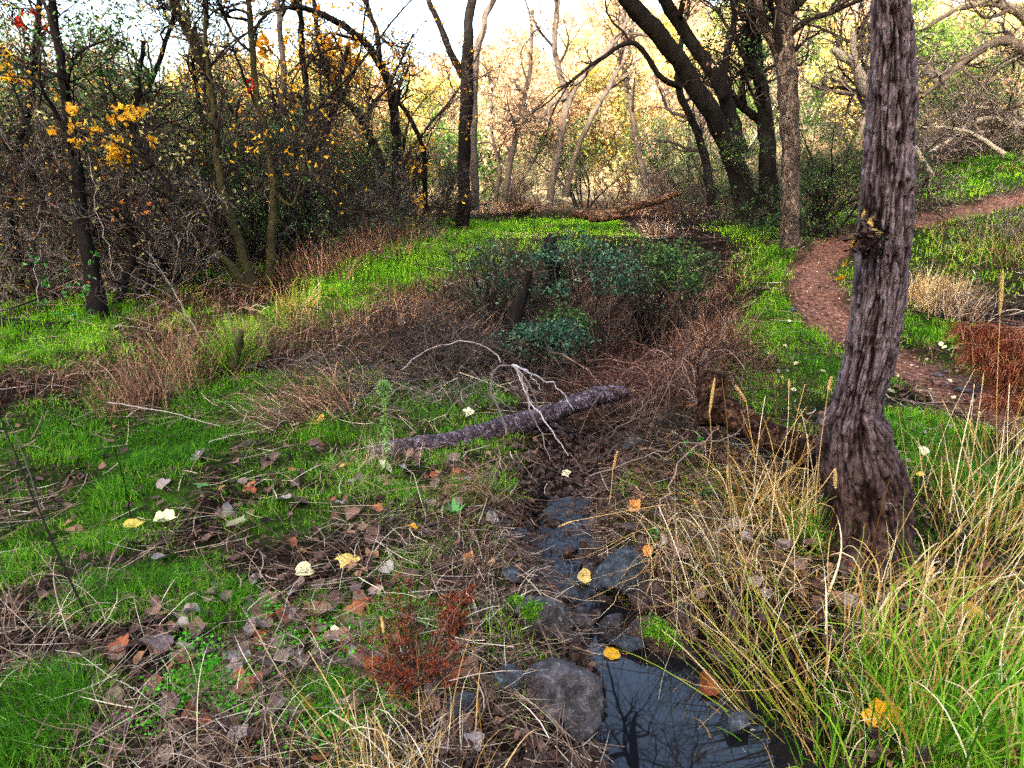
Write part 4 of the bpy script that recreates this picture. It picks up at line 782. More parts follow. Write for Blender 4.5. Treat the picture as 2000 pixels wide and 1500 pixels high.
def leaf_mesh(seed, lobed=False, curl=.3):
    rng = RS(seed); nA, rings = 22, 4; a = np.linspace(0, 2*np.pi, nA, endpoint=False)
    # heart-shaped poplar leaf, point along +x
    r = .5*(.84+.16*np.cos(a)+.16*np.exp(-(np.minimum(a, 2*np.pi-a)/.25)**2)-.12*np.exp(-((a-np.pi)/.3)**2))
    if lobed: r = r*(1+.16*np.cos(5*a)+.05*np.cos(13*a+1))
    r = r*(1+.05*rng.normal(size=nA)); r[rng.randint(0, nA, 2)] *= .8; f = np.linspace(0, 1, rings+1)[1:]
    X = (f[:, None]*(r*np.cos(a))[None]); Yy = f[:, None]*(r*np.sin(a))[None]*.95
    ph = rng.uniform(0, 6, 4)
    def Zf(x, y): return curl*(x*x*math.cos(ph[0])*1.0+y*y*1.3*abs(math.sin(ph[1]))+x*y*math.cos(ph[2]))+.10*np.abs(y)+.05*np.sin(9*x+ph[3])*np.abs(y)+.04*np.sin(7*y+ph[1])
    v = np.vstack([[0, 0, 0], np.stack([X, Yy, Zf(X, Yy)], -1).reshape(-1, 3)])
    i = 1+np.arange(rings*nA).reshape(rings, nA); j = np.roll(i, -1, 1)
    t = np.stack([np.zeros(nA, int), i[0], j[0]], -1); q = np.stack([i[:-1], i[1:], j[1:], j[:-1]], -1).reshape(-1, 4)
    mb = MB(); mb.add(v, t=t, q=q, c=np.r_[.5, np.repeat(f, nA)])
    st = np.array([[(-.38, 0, .0), (-.55, .02, -.01), (-.75, .06, .02), (-.92, .12, .03)]]); st[..., 2] += Zf(-.38, 0)
    tubes(mb, st, np.full((1, 4), .012), 3, .5)
    return mb.mesh('leaf_blade', M['dl_brown'], True)
def leaf_mat(name, cols, rough=.6, transl=.15, spot=.62, spotc='3a2016'):
    m = bpy.data.materials.new(name); m.use_nodes = True; n = m.node_tree; N = n.nodes; L = n.links.new; b = N['Principled BSDF']
    oi = N.new('ShaderNodeObjectInfo'); r = N.new('ShaderNodeValToRGB'); e = r.color_ramp.elements; cc = [C3(c) for c in cols]
    e[0].color = (*cc[0], 1); e[1].color = (*cc[-1], 1)
    for k, c in enumerate(cc[1:-1]): e.new((k+1)/(len(cc)-1)).color = (*c, 1)
    L(oi.outputs['Random'], r.inputs[0])
    tc = N.new('ShaderNodeTexCoord'); ad = N.new('ShaderNodeVectorMath'); L(tc.outputs['Object'], ad.inputs[0]); L(oi.outputs['Location'], ad.inputs[1])
    ns = N.new('ShaderNodeTexNoise'); ns.inputs['Scale'].default_value = 4; ns.inputs['Detail'].default_value = 5; L(ad.outputs[0], ns.inputs[0])
    r2 = N.new('ShaderNodeValToRGB'); r2.color_ramp.elements[0].position = spot-.06; r2.color_ramp.elements[1].position = spot+.12; r2.color_ramp.elements[0].color = (0, 0, 0, 1); r2.color_ramp.elements[1].color = (.8, .8, .8, 1); L(ns.outputs['Fac'], r2.inputs[0])
    mx = N.new('ShaderNodeMix'); mx.data_type = 'RGBA'; L(r2.outputs[0], mx.inputs[0]); L(r.outputs[0], mx.inputs[6]); mx.inputs[7].default_value = (*C3(spotc), 1)
    # pale veins fanning from the stalk
    sx = N.new('ShaderNodeSeparateXYZ'); L(tc.outputs['Object'], sx.inputs[0]); ab = N.new('ShaderNodeMath'); ab.operation = 'ABSOLUTE'; L(sx.outputs[1], ab.inputs[0])
    ax = N.new('ShaderNodeMath'); ax.operation = 'MULTIPLY_ADD'; L(ab.outputs[0], ax.inputs[0]); ax.inputs[1].default_value = -1.1; L(sx.outputs[0], ax.inputs[2])
    sn = N.new('ShaderNodeMath'); sn.operation = 'SINE'; ml = N.new('ShaderNodeMath'); ml.operation = 'MULTIPLY'; L(ax.outputs[0], ml.inputs[0]); ml.inputs[1].default_value = 42; L(ml.outputs[0], sn.inputs[0])
    pw = N.new('ShaderNodeMapRange'); pw.inputs[1].default_value = .9; pw.inputs[2].default_value = 1.; L(sn.outputs[0], pw.inputs[0])
    md = N.new('ShaderNodeMapRange'); md.inputs[1].default_value = .022; md.inputs[2].default_value = .008; L(ab.outputs[0], md.inputs[0])
    mm = N.new('ShaderNodeMath'); mm.operation = 'MAXIMUM'; L(pw.outputs[0], mm.inputs[0]); L(md.outputs[0], mm.inputs[1])
    m2 = N.new('ShaderNodeMath'); m2.operation = 'MULTIPLY'; m2.inputs[1].default_value = .45; L(mm.outputs[0], m2.inputs[0])
    mv = N.new('ShaderNodeMix'); mv.data_type = 'RGBA'; L(m2.outputs[0], mv.inputs[0]); L(mx.outputs[2], mv.inputs[6]); mv.inputs[7].default_value = (*C3('b09a84'), 1)
    L(mv.outputs[2], b.inputs['Base Color']); b.inputs['Roughness'].default_value = rough; b.inputs['Specular IOR Level'].default_value = .12
    bp = N.new('ShaderNodeBump'); bp.inputs['Strength'].default_value = .5; bp.inputs['Distance'].default_value = .02; L(mm.outputs[0], bp.inputs['Height']); L(bp.outputs[0], b.inputs['Normal'])
    if transl:
        tr = N.new('ShaderNodeBsdfTranslucent'); L(mv.outputs[2], tr.inputs[0]); ms = N.new('ShaderNodeMixShader'); ms.inputs[0].default_value = transl
        L(b.outputs[0], ms.inputs[1]); L(tr.outputs[0], ms.inputs[2]); L(ms.outputs[0], N['Material Output'].inputs[0])
    return m
M['dl_brown'] = leaf_mat('dead_leaf_brown', ['4a322a', '5c443a', '746056', '82604a', '56464a', '907868'])
M['dl_red'] = leaf_mat('dead_leaf_russet', ['7a3a22', '8f4a2a', '9c5a38', '6e3a2c'])
M['dl_grey'] = leaf_mat('dead_leaf_grey', ['7d706c', '94867f', '8a7c78', 'a8998f'], spot=.75)
M['dl_yellow'] = leaf_mat('dead_leaf_yellow', ['e0b040', 'e6c268', 'e8cc84', 'd9a236'], transl=.25, spot=.68, spotc='9c6a3a')
M['dl_cream'] = leaf_mat('dead_leaf_cream', ['eadba6', 'f0e3b8', 'e9d9a0'], transl=.25, spot=.7, spotc='b5835c')
M['dl_gold'] = leaf_mat('dead_leaf_gold', ['e89c10', 'efae1c'], transl=.25, spot=.66, spotc='8a5a1c')
M['dl_orange'] = leaf_mat('dead_leaf_orange', ['c8702a', 'd98a3c', 'b85e24'], transl=.2, spot=.62)
M['dl_green'] = leaf_mat('leaf_green_fresh', ['4f8a4a', '3f7a34'], transl=.25, spot=.8)
LEAF = [leaf_mesh(300+k, k % 3 == 2, [.35, .8, 1.2, .6, 1.7][k % 5]) for k in range(16)]
big_tree()

# ---------------------------------------------------------------- fallen leaves
def settle(px, py, lift=.012):
    p = ground_at(px, py)
    if bool(in_water(p[0], p[1])):
        d = ray(px, py); t = (CAM_Z-wlev(p[1])-.004)/(-d[2]); p = d*t+np.array([0, 0, CAM_Z]); return p, np.array([0, 0, 1.])
    e = .03; gx = float(terr(p[0]+e, p[1])-terr(p[0]-e, p[1]))/(2*e); gy = float(terr(p[0], p[1]+e)-terr(p[0], p[1]-e))/(2*e)
    return p+[0, 0, lift], norm(np.array([-gx, -gy, 1.]))
def leaf(px, py, size, m, label, group=None, k=0, tilt=.25, spin=0., lift=.015, rng=RS(400), name='fallen_leaf', pos=None):
    p, nn = settle(px, py, lift) if pos is None else pos
    nn = norm(nn+rng.normal(size=3)*tilt*[1, 1, .2])
    q = Vector(nn).to_track_quat('Z', 'Y'); q = q @ Vector((0, 0, 1)).rotation_difference(Vector((0, 0, 1)))
    o = link(name, LEAF[k % len(LEAF)], None, p, None, size, label=label, cat='leaf', group=group)
    from mathutils import Quaternion
    o.rotation_euler = (q @ Quaternion((0, 0, 1), spin)).to_euler()
    o.material_slots[0].link = 'OBJECT'; o.material_slots[0].material = M[m]
    return o
S = .001
NAMED = [
 (258, 1031, 38, 'dl_yellow', 'yellow curled leaf left of the pair of cream leaves in the green grass', 0), (316, 1023, 42, 'dl_cream', 'bright cream leaf in the green grass, middle of three in a row', 1), (464, 1031, 44, 'dl_cream', 'cream folded leaf on brown litter, right of three in a row', 3),
 (684, 1097, 46, 'dl_yellow', 'large pale yellow leaf right of the end of the bent dark stick', 5), (591, 1122, 34, 'dl_cream', 'cream leaf just below the bent dark stick', 6), (668, 1254, 50, 'dl_cream', 'pale leaf with pink stains left of the rusty weed', 8),
 (625, 830, 32, 'dl_yellow', 'yellow leaf in the grass left of the fleabane plant', 1), (579, 835, 14, 'dl_cream', 'tiny cream leaf in grass near the dry grass mound', 1), (676, 915, 26, 'dl_yellow', 'dull yellow leaf below the left end of the fallen log', 6), (755, 920, 34, 'dl_cream', 'bright yellow leaf at the foot of the fleabane plant', 3),
 (918, 808, 22, 'dl_cream', 'pale leaf in front of the arching branch above the fallen log', 5), (886, 1340, 30, 'dl_gold', 'small golden leaf just left of the rounded boulder', 2), (1142, 1134, 27, 'dl_yellow', 'ochre leaf standing in a twist of straw beside the riffle', 4), (1198, 1277, 32, 'dl_gold', 'bright yellow leaf floating on the dark pool', 0),
 (1347, 803, 32, 'dl_orange', 'orange leaf caught at the foot of the old black stump', 6), (1269, 748, 18, 'dl_cream', 'cream leaf high in the red brambles', 0), (1183, 780, 22, 'dl_orange', 'peach leaf lying on the far end of the fallen log', 1), (1716, 1408, 74, 'dl_gold', 'big golden leaf deep in the green grass at the bottom right', 5),
 (1884, 1204, 48, 'dl_gold', 'torn golden leaf caught among dry blades on the right', 3), (1668, 1120, 44, 'dl_orange', 'rust-orange leaf on the dark litter in front of the big trunk', 7), (1238, 998, 28, 'dl_orange', 'orange and pink leaf on the bank right of the riffle', 8), (1070, 1150, 32, 'dl_orange', 'wet rust leaf on the stones below the riffle', 2),
 (1385, 1345, 44, 'dl_red', 'brown leaf sunk at the right side of the pool', 4), (462, 1288, 56, 'dl_grey', 'large silver-grey ribbed leaf in the clover on the left', 0), (455, 1333, 50, 'dl_grey', 'crumpled pale grey leaf just below the silver-grey ribbed one', 7), (1268, 1082, 22, 'dl_orange', 'small yellow-brown leaf behind the upright wedge stone', 1),
 (1638, 548, 20, 'dl_gold', 'yellow leaf on the path edge left of the big trunk', 0), (1650, 520, 14, 'dl_gold', 'small yellow leaf higher on the path edge left of the big trunk', 3), (1105, 922, 16, 'dl_cream', 'cream leaf hanging over the dark stream gap below the fallen log', 5), (808, 1037, 18, 'dl_gold', 'small golden leaf upright on brown litter left of the riffle', 2),
 (1318, 852, 18, 'dl_cream', 'cream leaf beside the fresh green bramble sprig', 6), (1735, 768, 18, 'dl_cream', 'cream leaf in the grass just right of the big trunk above the swollen foot', 1), (1800, 884, 22, 'dl_cream', 'pale leaf in the green grass right of the swollen foot', 6), (1795, 932, 16, 'dl_yellow', 'small yellow leaf in the grass low down right of the swollen foot', 0),
 (1655, 1180, 40, 'dl_grey', 'pinkish grey leaf on the dark litter below the rust-orange leaf', 3), (1283, 697, 14, 'dl_cream', 'tiny cream leaf on the upper edge of the red brambles', 0), (318, 953, 26, 'dl_grey', 'blue-grey leaf in the grass above the pair of cream leaves', 6), (390, 898, 32, 'dl_grey', 'mauve-grey leaf at the top of the bright grass patch', 1), (310, 1098, 30, 'dl_grey', 'dull grey leaf in the grass below the pair of cream leaves', 7),
 (248, 1180, 30, 'dl_brown', 'brown leaf standing on edge in the bright grass', 9), (915, 1102, 26, 'dl_orange', 'peach brown leaf at the top of the rusty weed', 8), (1205, 1020, 16, 'dl_grey', 'pink grey leaf on the bank above the slate slab', 8), (650, 1185, 54, 'dl_brown', 'broad mauve brown leaf above the pale stained leaf', 2), (605, 1310, 46, 'dl_brown', 'long purple-brown leaf below the pale stained leaf', 7)]
def leaf_words(lb, mm, sz):
    col = {'dl_brown': 'brown', 'dl_red': 'russet', 'dl_grey': 'grey', 'dl_cream': 'cream'}[mm]; size = 'large' if sz > .08 else 'small' if sz < .055 else 'middle-sized'
    return size+' '+lb.replace('withered brown fallen', 'withered '+col).replace('pale fallen', col)
def build_leaves():
    rng = RS(410)
    for k, (px, py, s, m, lb, v) in enumerate(NAMED):
        p = ground_at(px, py); t = float(np.dot(p-[0, 0, CAM_Z], [0, CP, -SP])); leaf(px, py, 1.2*s*t/FPX, m, lb, None, v, .4, rng.uniform(0, 6.28), .018, rng)
    zones = [(560, 1300, 400, 190, 172, 'withered brown fallen leaf in the thick leaf litter at the bottom left', 'brown leaves in the lower left litter'),
             (720, 960, 330, 110, 62, 'withered brown fallen leaf lying between grass tufts above the litter', 'brown leaves between the log and the litter'),
             (1430, 1080, 200, 110, 36, 'withered brown fallen leaf on the dark bank left of the big trunk', 'brown leaves on the bank by the big trunk'),
             (1850, 800, 160, 130, 24, 'pale fallen leaf on the grass or path right of the big trunk', 'pale leaves right of the big trunk'),
             (1560, 720, 110, 90, 12, 'pale fallen leaf in the grass left of the big trunk', 'pale leaves left of the big trunk')]
    for cx, cy, sx, sy, n, lb, g in zones:
        k = 0
        while k < n:
            px, py = cx+rng.normal()*sx*.6, cy+rng.normal()*sy*.6
            if px < 3 or px > 1990 or py > 1490 or abs(px-cx) > sx or abs(py-cy) > sy: continue
            p = ground_at(px, py)
            if in_water(p[0], p[1]) or (cx < 1000 and px > 960): continue
            if 'pale' in lb: mm = rng.choice(['dl_cream', 'dl_grey', 'dl_brown'], p=[.5, .3, .2]); sz = rng.uniform(.03, .055)
            else: mm = rng.choice(['dl_brown', 'dl_red', 'dl_grey'], p=[.78, .12, .10]); sz = rng.uniform(.045, .095)
            leaf(px, py, sz, mm, leaf_words(lb, mm, sz), g, rng.randint(10), .45, rng.uniform(0, 6.28), rng.uniform(.006, .03), rng); k += 1
    # the rest of the litter, past counting
    x, y, r = polar_pts(26000, 1.1, 13, rng); pd = path_dist(x, y)
    dens = .35+.65*ss(-.3, .4, fbm(x*1.3, y*1.3, 33, 3)); dens = dens*(1-.75*green(x, y))
    kk = (rng.rand(len(x)) < dens) & ~in_water(x, y); x, y, r = x[kk], y[kk], r[kk]; N = len(x)
    Cn = np.stack([x, y, terr(x, y)+rng.uniform(.004, .02, N)], 1); s = rng.uniform(.012, .05, N)[:, None]; a = rng.uniform(0, 6.28, N)
    ang = np.linspace(0, 2*np.pi, 6, endpoint=False)
    u = np.stack([np.cos(a), np.sin(a), rng.normal(0, .3, N)], 1); w = np.stack([-np.sin(a), np.cos(a), rng.normal(0, .3, N)], 1)
    V = Cn[:, None]+s[:, None]*.5*((np.cos(ang)*rng.uniform(.8, 1.2, (N, 6)))[..., None]*u[:, None]+(np.sin(ang)*rng.uniform(.6, 1., (N, 6)))[..., None]*w[:, None])
    V = np.concatenate([Cn[:, None]-[0, 0, .004], V], 1); V[:, 1:, 2] += rng.uniform(-.006, .012, (N, 6))
    b = (np.arange(N)*7)[:, None]; t = np.concatenate([np.array([[0, 1+i, 1+(i+1) % 6]])+b for i in range(6)])
    mb = MB(); mb.add(V, t=t, c=np.repeat(rng.beta(2, 2, N), 7)); mb.build('leaf_litter', M['litter'], label='crumbled brown leaf litter scattered over both banks', cat='leaf litter', kind='stuff')
    # pale flakes and small stones on the footpath
    x, y, r = polar_pts(60000, 3, 15, rng); kk = path_dist(x, y) < .36+.1*rng.rand(len(x)); x, y = x[kk], y[kk]; N = len(x); mb = MB()
    leaves(mb, np.stack([x, y, terr(x, y)+.008], 1), .028, rng, flat=.9, c=rng.beta(1.3, 2.2, N)); mb.build('leaf_litter', M['path_bits'], label='russet leaf fragments strewn along the narrow dirt footpath', cat='leaf litter', kind='stuff')
M['path_bits'] = mat('path_bits', ramp('3a2520', '6a4a3c', '8a6854', 'c8b4a4'), rough=.85)
build_leaves()

# ---------------------------------------------------------------- stones
def rock_mat(name, cols, moss=0.0):
    m = bpy.data.materials.new(name); m.use_nodes = True; n = m.node_tree; N = n.nodes; L = n.links.new; b = N['Principled BSDF']
    tc = N.new('ShaderNodeNewGeometry')
    def ns(s, d=8, rg=.65):
        x = N.new('ShaderNodeTexNoise'); x.inputs['Scale'].default_value = s; x.inputs['Detail'].default_value = d; x.inputs['Roughness'].default_value = rg; L(tc.outputs['Position'], x.inputs[0]); return x.outputs['Fac']
    r = N.new('ShaderNodeValToRGB'); e = r.color_ramp.elements; cc = [C3(c) for c in cols]
    e[0].position, e[0].color = .3, (*cc[0], 1); e[1].position, e[1].color = .7, (*cc[-1], 1)
    for k, c in enumerate(cc[1:-1]): e.new(.3+.4*(k+1)/(len(cc)-1)).color = (*c, 1)
    L(ns(24), r.inputs[0]); out = r.outputs[0]
    sp = N.new('ShaderNodeValToRGB'); sp.color_ramp.elements[0].position = .62; sp.color_ramp.elements[1].position = .7; sp.color_ramp.elements[1].color = (.55, .55, .55, 1); L(ns(55, 3), sp.inputs[0])
    mx = N.new('ShaderNodeMix'); mx.data_type = 'RGBA'; L(sp.outputs[0], mx.inputs[0]); L(out, mx.inputs[6]); mx.inputs[7].default_value = (*C3('8a827c'), 1); out = mx.outputs[2]
    L(out, b.inputs['Base Color']); b.inputs['Roughness'].default_value = .5; b.inputs['Specular IOR Level'].default_value = .22
    bp = N.new('ShaderNodeBump'); bp.inputs['Strength'].default_value = .7; bp.inputs['Distance'].default_value = .03; L(ns(45, 10, .7), bp.inputs['Height']); L(bp.outputs[0], b.inputs['Normal']); return m
M['rock_purple'] = rock_mat('rock_purple', ['14110f', '2c2725', '474040', '716660'])
M['rock_slate'] = rock_mat('rock_slate', ['12151a', '24282c', '3a3e42', '575c60'])
M['rock_brown'] = rock_mat('rock_brown', ['150f0d', '2c211d', '46362f', '665449'])
M['moss'] = mat('moss', ramp('2f5a08', '4f8a10', '7ab020'), rough=.8, transl=.2)
def rock(px, py, wpx, hpx, label, m='rock_purple', seed=0, depth=1.0, yaw=0, tilt=0, roll=0, zoff=0., cuts=7, cutd=.72, sub=5, rough=.08, moss=None):
    import bmesh
    rng = RS(700+seed); p = ground_at(px, py)
    if bool(in_water(p[0], p[1])): d = ray(px, py); p = d*((CAM_Z-wlev(p[1]))/(-d[2]))+np.array([0, 0, CAM_Z])
    t = float(np.dot(p-[0, 0, CAM_Z], [0, CP, -SP])); gf = 1.0 if seed == 1 else 1.28; W = gf*wpx*t/FPX/2; H = gf*hpx*t/FPX/2
    bm = bmesh.new(); bmesh.ops.create_icosphere(bm, subdivisions=sub, radius=1); v = np.array([x.co[:] for x in bm.verts])
    for k in range(cuts):
        n_ = norm(rng.normal(size=3)*[1, 1, .8]); c = (cutd-.14)*rng.uniform(.7, 1.25); dd = v@n_-c; v = v-np.maximum(dd, 0)[:, None]*n_
    v = v*(1+rough*fbm(v[:, 0]*1.5+seed, v[:, 1]*1.5, v[:, 2]*1.5, 4)[:, None]*1.8-.07*np.exp(-(fbm(v[:, 0]*1.1+seed, v[:, 1]*1.1+2, v[:, 2]*1.1, 2)/.05)**2)[:, None]+.05*fbm(v[:, 0]*6+seed, v[:, 1]*6, v[:, 2]*6, 3)[:, None])
    v = v*np.array([W, W*depth, H])
    for x, c in zip(bm.verts, v): x.co = c
    me = bpy.data.meshes.new('stone'); bm.to_mesh(me); bm.free(); me.materials.append(M[m])
    for f in me.polygons: f.use_smooth = True
    o = link('stone', me, None, p+[0, 0, zoff*H], (tilt, roll, yaw), label=label, cat='stone')
    if moss:
        rn = RS(seed); cx, cy, cz, s, nn = moss; vn = norm(v/np.array([W, W*depth, H])**2)
        wgt = np.exp(-(((v/np.array([W, W*depth, H])-[cx, cy, cz])**2).sum(1))/s**2)*(rn.rand(len(v))); k = np.argsort(-wgt)[:nn//6]; k = np.repeat(k, 6)
        C = v[k]+rn.normal(size=(len(k), 3))*.006; mb = MB(); d = norm(vn[k]+rn.normal(size=(len(k), 3))*.7); L = rn.uniform(.006, .014, len(k)); tt = np.linspace(0, 1, 3)
        P = C[:, None]+d[:, None]*(L[:, None]*tt)[..., None]; ribbons(mb, P, np.full((len(k), 3), .0022), norm(np.cross(d, rn.normal(size=d.shape))), rn.rand(len(k))); mb.build('moss', M['moss'], o)
    return o
rock(1088, 1372, 190, 150, 'large rounded boulder at the left side of the pool, flat mottled top', 'rock_purple', 1, .95, .3, .1, .05, -.05, 4, .86, 5, .07)
rock(1052, 1225, 100, 88, 'wedge slab leaning behind the rounded boulder with moss on its left tip', 'rock_purple', 2, .9, .8, .35, .25, .0, 7, .62, moss=(-.7, .3, .7, .35, 500))
rock(1268, 1195, 92, 120, 'upright wedge stone standing over the right edge of the pool', 'rock_brown', 3, .8, .2, .15, .2, .2, 9, .6)
rock(1238, 1140, 140, 62, 'flat blue-grey slate slab tipped towards the stream', 'rock_slate', 4, .75, .5, .45, -.3, .2, 8, .6)
rock(1300, 1262, 130, 70, 'dark stone with a moss cap under the upright wedge stone', 'rock_brown', 5, .7, -.2, .05, .1, .15, 6, .7, moss=(-.1, -.1, 1, .6, 1500))
rock(1046, 1098, 36, 76, 'narrow standing stone splitting the riffle', 'rock_slate', 6, 1.6, .15, -.2, 0, .0, 6, .65, 4)
rock(1195, 1232, 78, 46, 'wet purple stone lying across the head of the pool', 'rock_purple', 7, .8, -.4, .2, .1, .1, 7, .65)
rock(1130, 1216, 58, 36, 'small wet stone at the head of the pool next to the leaning wedge slab', 'rock_purple', 8, 1, .6, .1, .1, .15, 7, .65, 4)
rock(1108, 1256, 44, 30, 'little half-drowned stone between the wedge slab and pool', 'rock_brown', 9, 1, .6, 0, 0, .1, 7, .65, 4)
rock(1436, 1424, 100, 66, 'flat grey slate lying in the grass at the right side of the pool', 'rock_slate', 10, .8, .3, .3, -.2, .3, 9, .55)
rock(1172, 1080, 76, 44, 'brown flat stone on the right bank of the riffle', 'rock_brown', 11, .8, .1, .1, .1, .1, 7, .65, 4)
rock(1256, 1072, 46, 34, 'small brown stone behind the blue-grey slate slab', 'rock_brown', 12, .9, .4, .2, .1, .2, 7, .65, 4)
rock(1046, 1160, 40, 26, 'small reddish stone in the shallow water left of the wet rust leaf', 'rock_brown', 13, .9, .4, 0, .1, .2, 7, .65, 4)
rock(1108, 1166, 48, 30, 'bluish wet stone in the shallows right of the wet rust leaf', 'rock_slate', 14, .9, .1, 0, .1, .1, 7, .65, 4)
rock(1180, 1165, 44, 30, 'pinkish stone at the left tip of the slate slab', 'rock_purple', 15, .9, .1, 0, .1, .1, 7, .65, 4)
rock(1412, 1296, 56, 34, 'brown stone under the yellow-green blades at the right edge of the pool', 'rock_brown', 16, .9, .1, 0, .1, .3, 7, .65, 4)
rock(1242, 868, 60, 30, 'pale grey flat stone in the dark gap beyond the fallen log', 'rock_slate', 17, .8, .1, .2, .1, .4, 8, .6, 4)
rock(1008, 1190, 28, 24, 'mossy pebble at the left edge of the stream', 'rock_slate', 18, .9, .1, 0, .1, .3, 6, .7, 4, moss=(0, 0, 1, .9, 500))
rock(905, 1385, 60, 46, 'dark stone half hidden in dry grass left of the rounded boulder', 'rock_slate', 19, .8, .1, 0, .1, .3, 6, .7, 4)
rock(1018, 1055, 40, 30, 'dark stone on the left bank at the top of the riffle', 'rock_slate', 23, .9, .1, 0, .1, .2, 6, .7, 4)
rock(1230, 1040, 40, 26, 'small dark stone on the right bank above the brown flat one', 'rock_brown', 24, .9, .1, 0, .1, .2, 6, .7, 4)
rock(1545, 608, 20, 9, 'grey flat stone set in the footpath left of the big trunk', 'rock_slate', 20, .9, .1, 0, 0, .2, 6, .7, 3)
rock(1880, 765, 26, 10, 'pale flat stone in the footpath right of the big trunk', 'rock_purple', 21, .9, .1, 0, 0, .2, 6, .7, 3)
rock(1835, 735, 16, 8, 'small pale stone in the footpath above the flat one', 'rock_purple', 22, .9, .1, 0, 0, .2, 6, .7, 3)
for k, (px, py, w, h, lb) in enumerate([(1010, 1130, 44, 26, 'dark wet stone at the ripples left of the standing stone'), (1078, 1020, 40, 24, 'dark stone at the top end of the riffle'), (1150, 1120, 40, 26, 'dark stone between the slate slab and the riffle'),
     (1090, 1195, 40, 26, 'small wet stone beside the mossy leaning slab'), (1165, 1200, 30, 20, 'tiny wet stone at the pool head in front of the pinkish one'), (1030, 1185, 36, 24, 'brown stone left of the reddish small one'), (1225, 1262, 60, 36, 'half-drowned dark stone left of the moss-capped one'),
     (1340, 1210, 60, 34, 'dark stone in the straw right of the upright wedge'), (1160, 1020, 34, 22, 'dark stone on the right shore at the top of the riffle'), (985, 1330, 50, 40, 'dark stone touching the left of the rounded boulder'), (1110, 1075, 26, 14, 'small stone breaking the riffle surface')]):
    rock(px, py, w*1.25, h*1.25, lb, ['rock_slate', 'rock_brown', 'rock_purple'][k % 3], 40+k, .9, k*.7, .1, .1, .1, 8, .62, 4)
def gravel():
    import bmesh
    rng = RS(77); mb = MB()
    bm = bmesh.new(); bmesh.ops.create_icosphere(bm, subdivisions=1, radius=1); v0 = np.array([x.co[:] for x in bm.verts]); f0 = np.array([[v.index for v in f.verts] for f in bm.faces]); bm.free()
    n = 1700; y = rng.uniform(1.2, 4.3, n); x = np.interp(y, STY, STX)+rng.normal(0, .3, n)*np.interp(y, [1.2, 2.3, 2.6], [1.2, 1, .7]); z = terr(x, y); s = rng.uniform(.008, .035, n)*(1-.0*y)
    V = (v0[None]*rng.uniform(.6, 1.2, (n, 12, 1))*rng.uniform(.6, 1, (n, 1, 3)))*s[:, None, None]+np.stack([x, y, z+s*.2], 1)[:, None]
    mb.add(V, t=(f0[None]+(np.arange(n)*12)[:, None, None]).reshape(-1, 3), c=np.repeat(rng.rand(n), 12)); mb.build('gravel', M['rock_brown'], label='small dark stones and gravel lining the stream bed', cat='gravel', kind='stuff')
gravel()
# ---------------------------------------------------------------- logs, stumps, dead wood
def log_thing(name, label, cat, pts, m, seed, sides=26, rows=160, amp=.12, lichen=False, dz=0):
    """pts: (px, py, Y, half width px)"""
    rng = RS(seed); P, R = trunk_polys([pts], rng=rng); P, R = P[0]+[0, 0, dz], R[0]; base = P[0].copy()
    root = thing(name, base, label, cat); mb = MB(); bark_tube(mb, P-base, R, sides, rng, amp, rows=rows)
    v = mb.v[0]; i0 = 0
    mb.add(np.vstack([v[:sides], v[:sides].mean(0)]), t=[[k, (k+1) % sides, sides] for k in range(sides)])
    e = v[-sides:]; mb.add(np.vstack([e, e.mean(0)]), t=[[k, (k+1) % sides, sides] for k in range(sides)])
    mb.build('log', M[m], root, True); return root, base, P-base, R
root, base, P, R = log_thing('fallen_log', 'scaly grey-purple fallen log lying across the stream', 'log',
     [(722, 884, 3.52, 10), (745, 884, 3.52, 18), (800, 874, 3.6, 20), (900, 862, 3.7, 21), (1000, 830, 3.85, 20), (1080, 806, 4.0, 17), (1150, 778, 4.15, 18), (1205, 768, 4.3, 15), (1225, 772, 4.35, 8)], 'bark_log', 501, 44, 300, .24)
def strands(mb, lines, rng, r=(.004, .0015), c=None, wob=.01, n=16):
    for ln in lines:
        s = smooth_line(np.array([at(px, py, Y) for px, py, Y in ln]), n); s[1:-1] += rng.normal(size=(n-2, 3))*wob
        tubes(mb, s[None], np.linspace(r[0], r[1], n)[None], 5, rng.rand() if c is None else c)
def sticks(name, label, cat, lines, m, r=(.004, .0015), seed=0, wob=.006, sub=0, group=None):
    rng = RS(seed); b = at(*lines[0][0]); root = thing(name, b, label, cat, group); 
    for k, ln in enumerate(lines):
        mb = MB(); strands(mb, [ln], rng, r if k == 0 else (r[0]*.7, r[1]*.8), None, wob)
        if sub:
            s = mb.v[0].reshape(16, 5, 3).mean(1)[None]; A, Ar = spawn(s, np.full((1, 16), r[0]), sub, (.2, 1), (.05, .22), 6, (25, 70), rng, 0, .25, .6, .4, .001); tubes(mb, A, Ar, 3, rng.rand(len(A)))
        mb.v = [v-b for v in mb.v]; mb.build('stem' if k == 0 else 'side_twig', M[m], root, True)
    return root
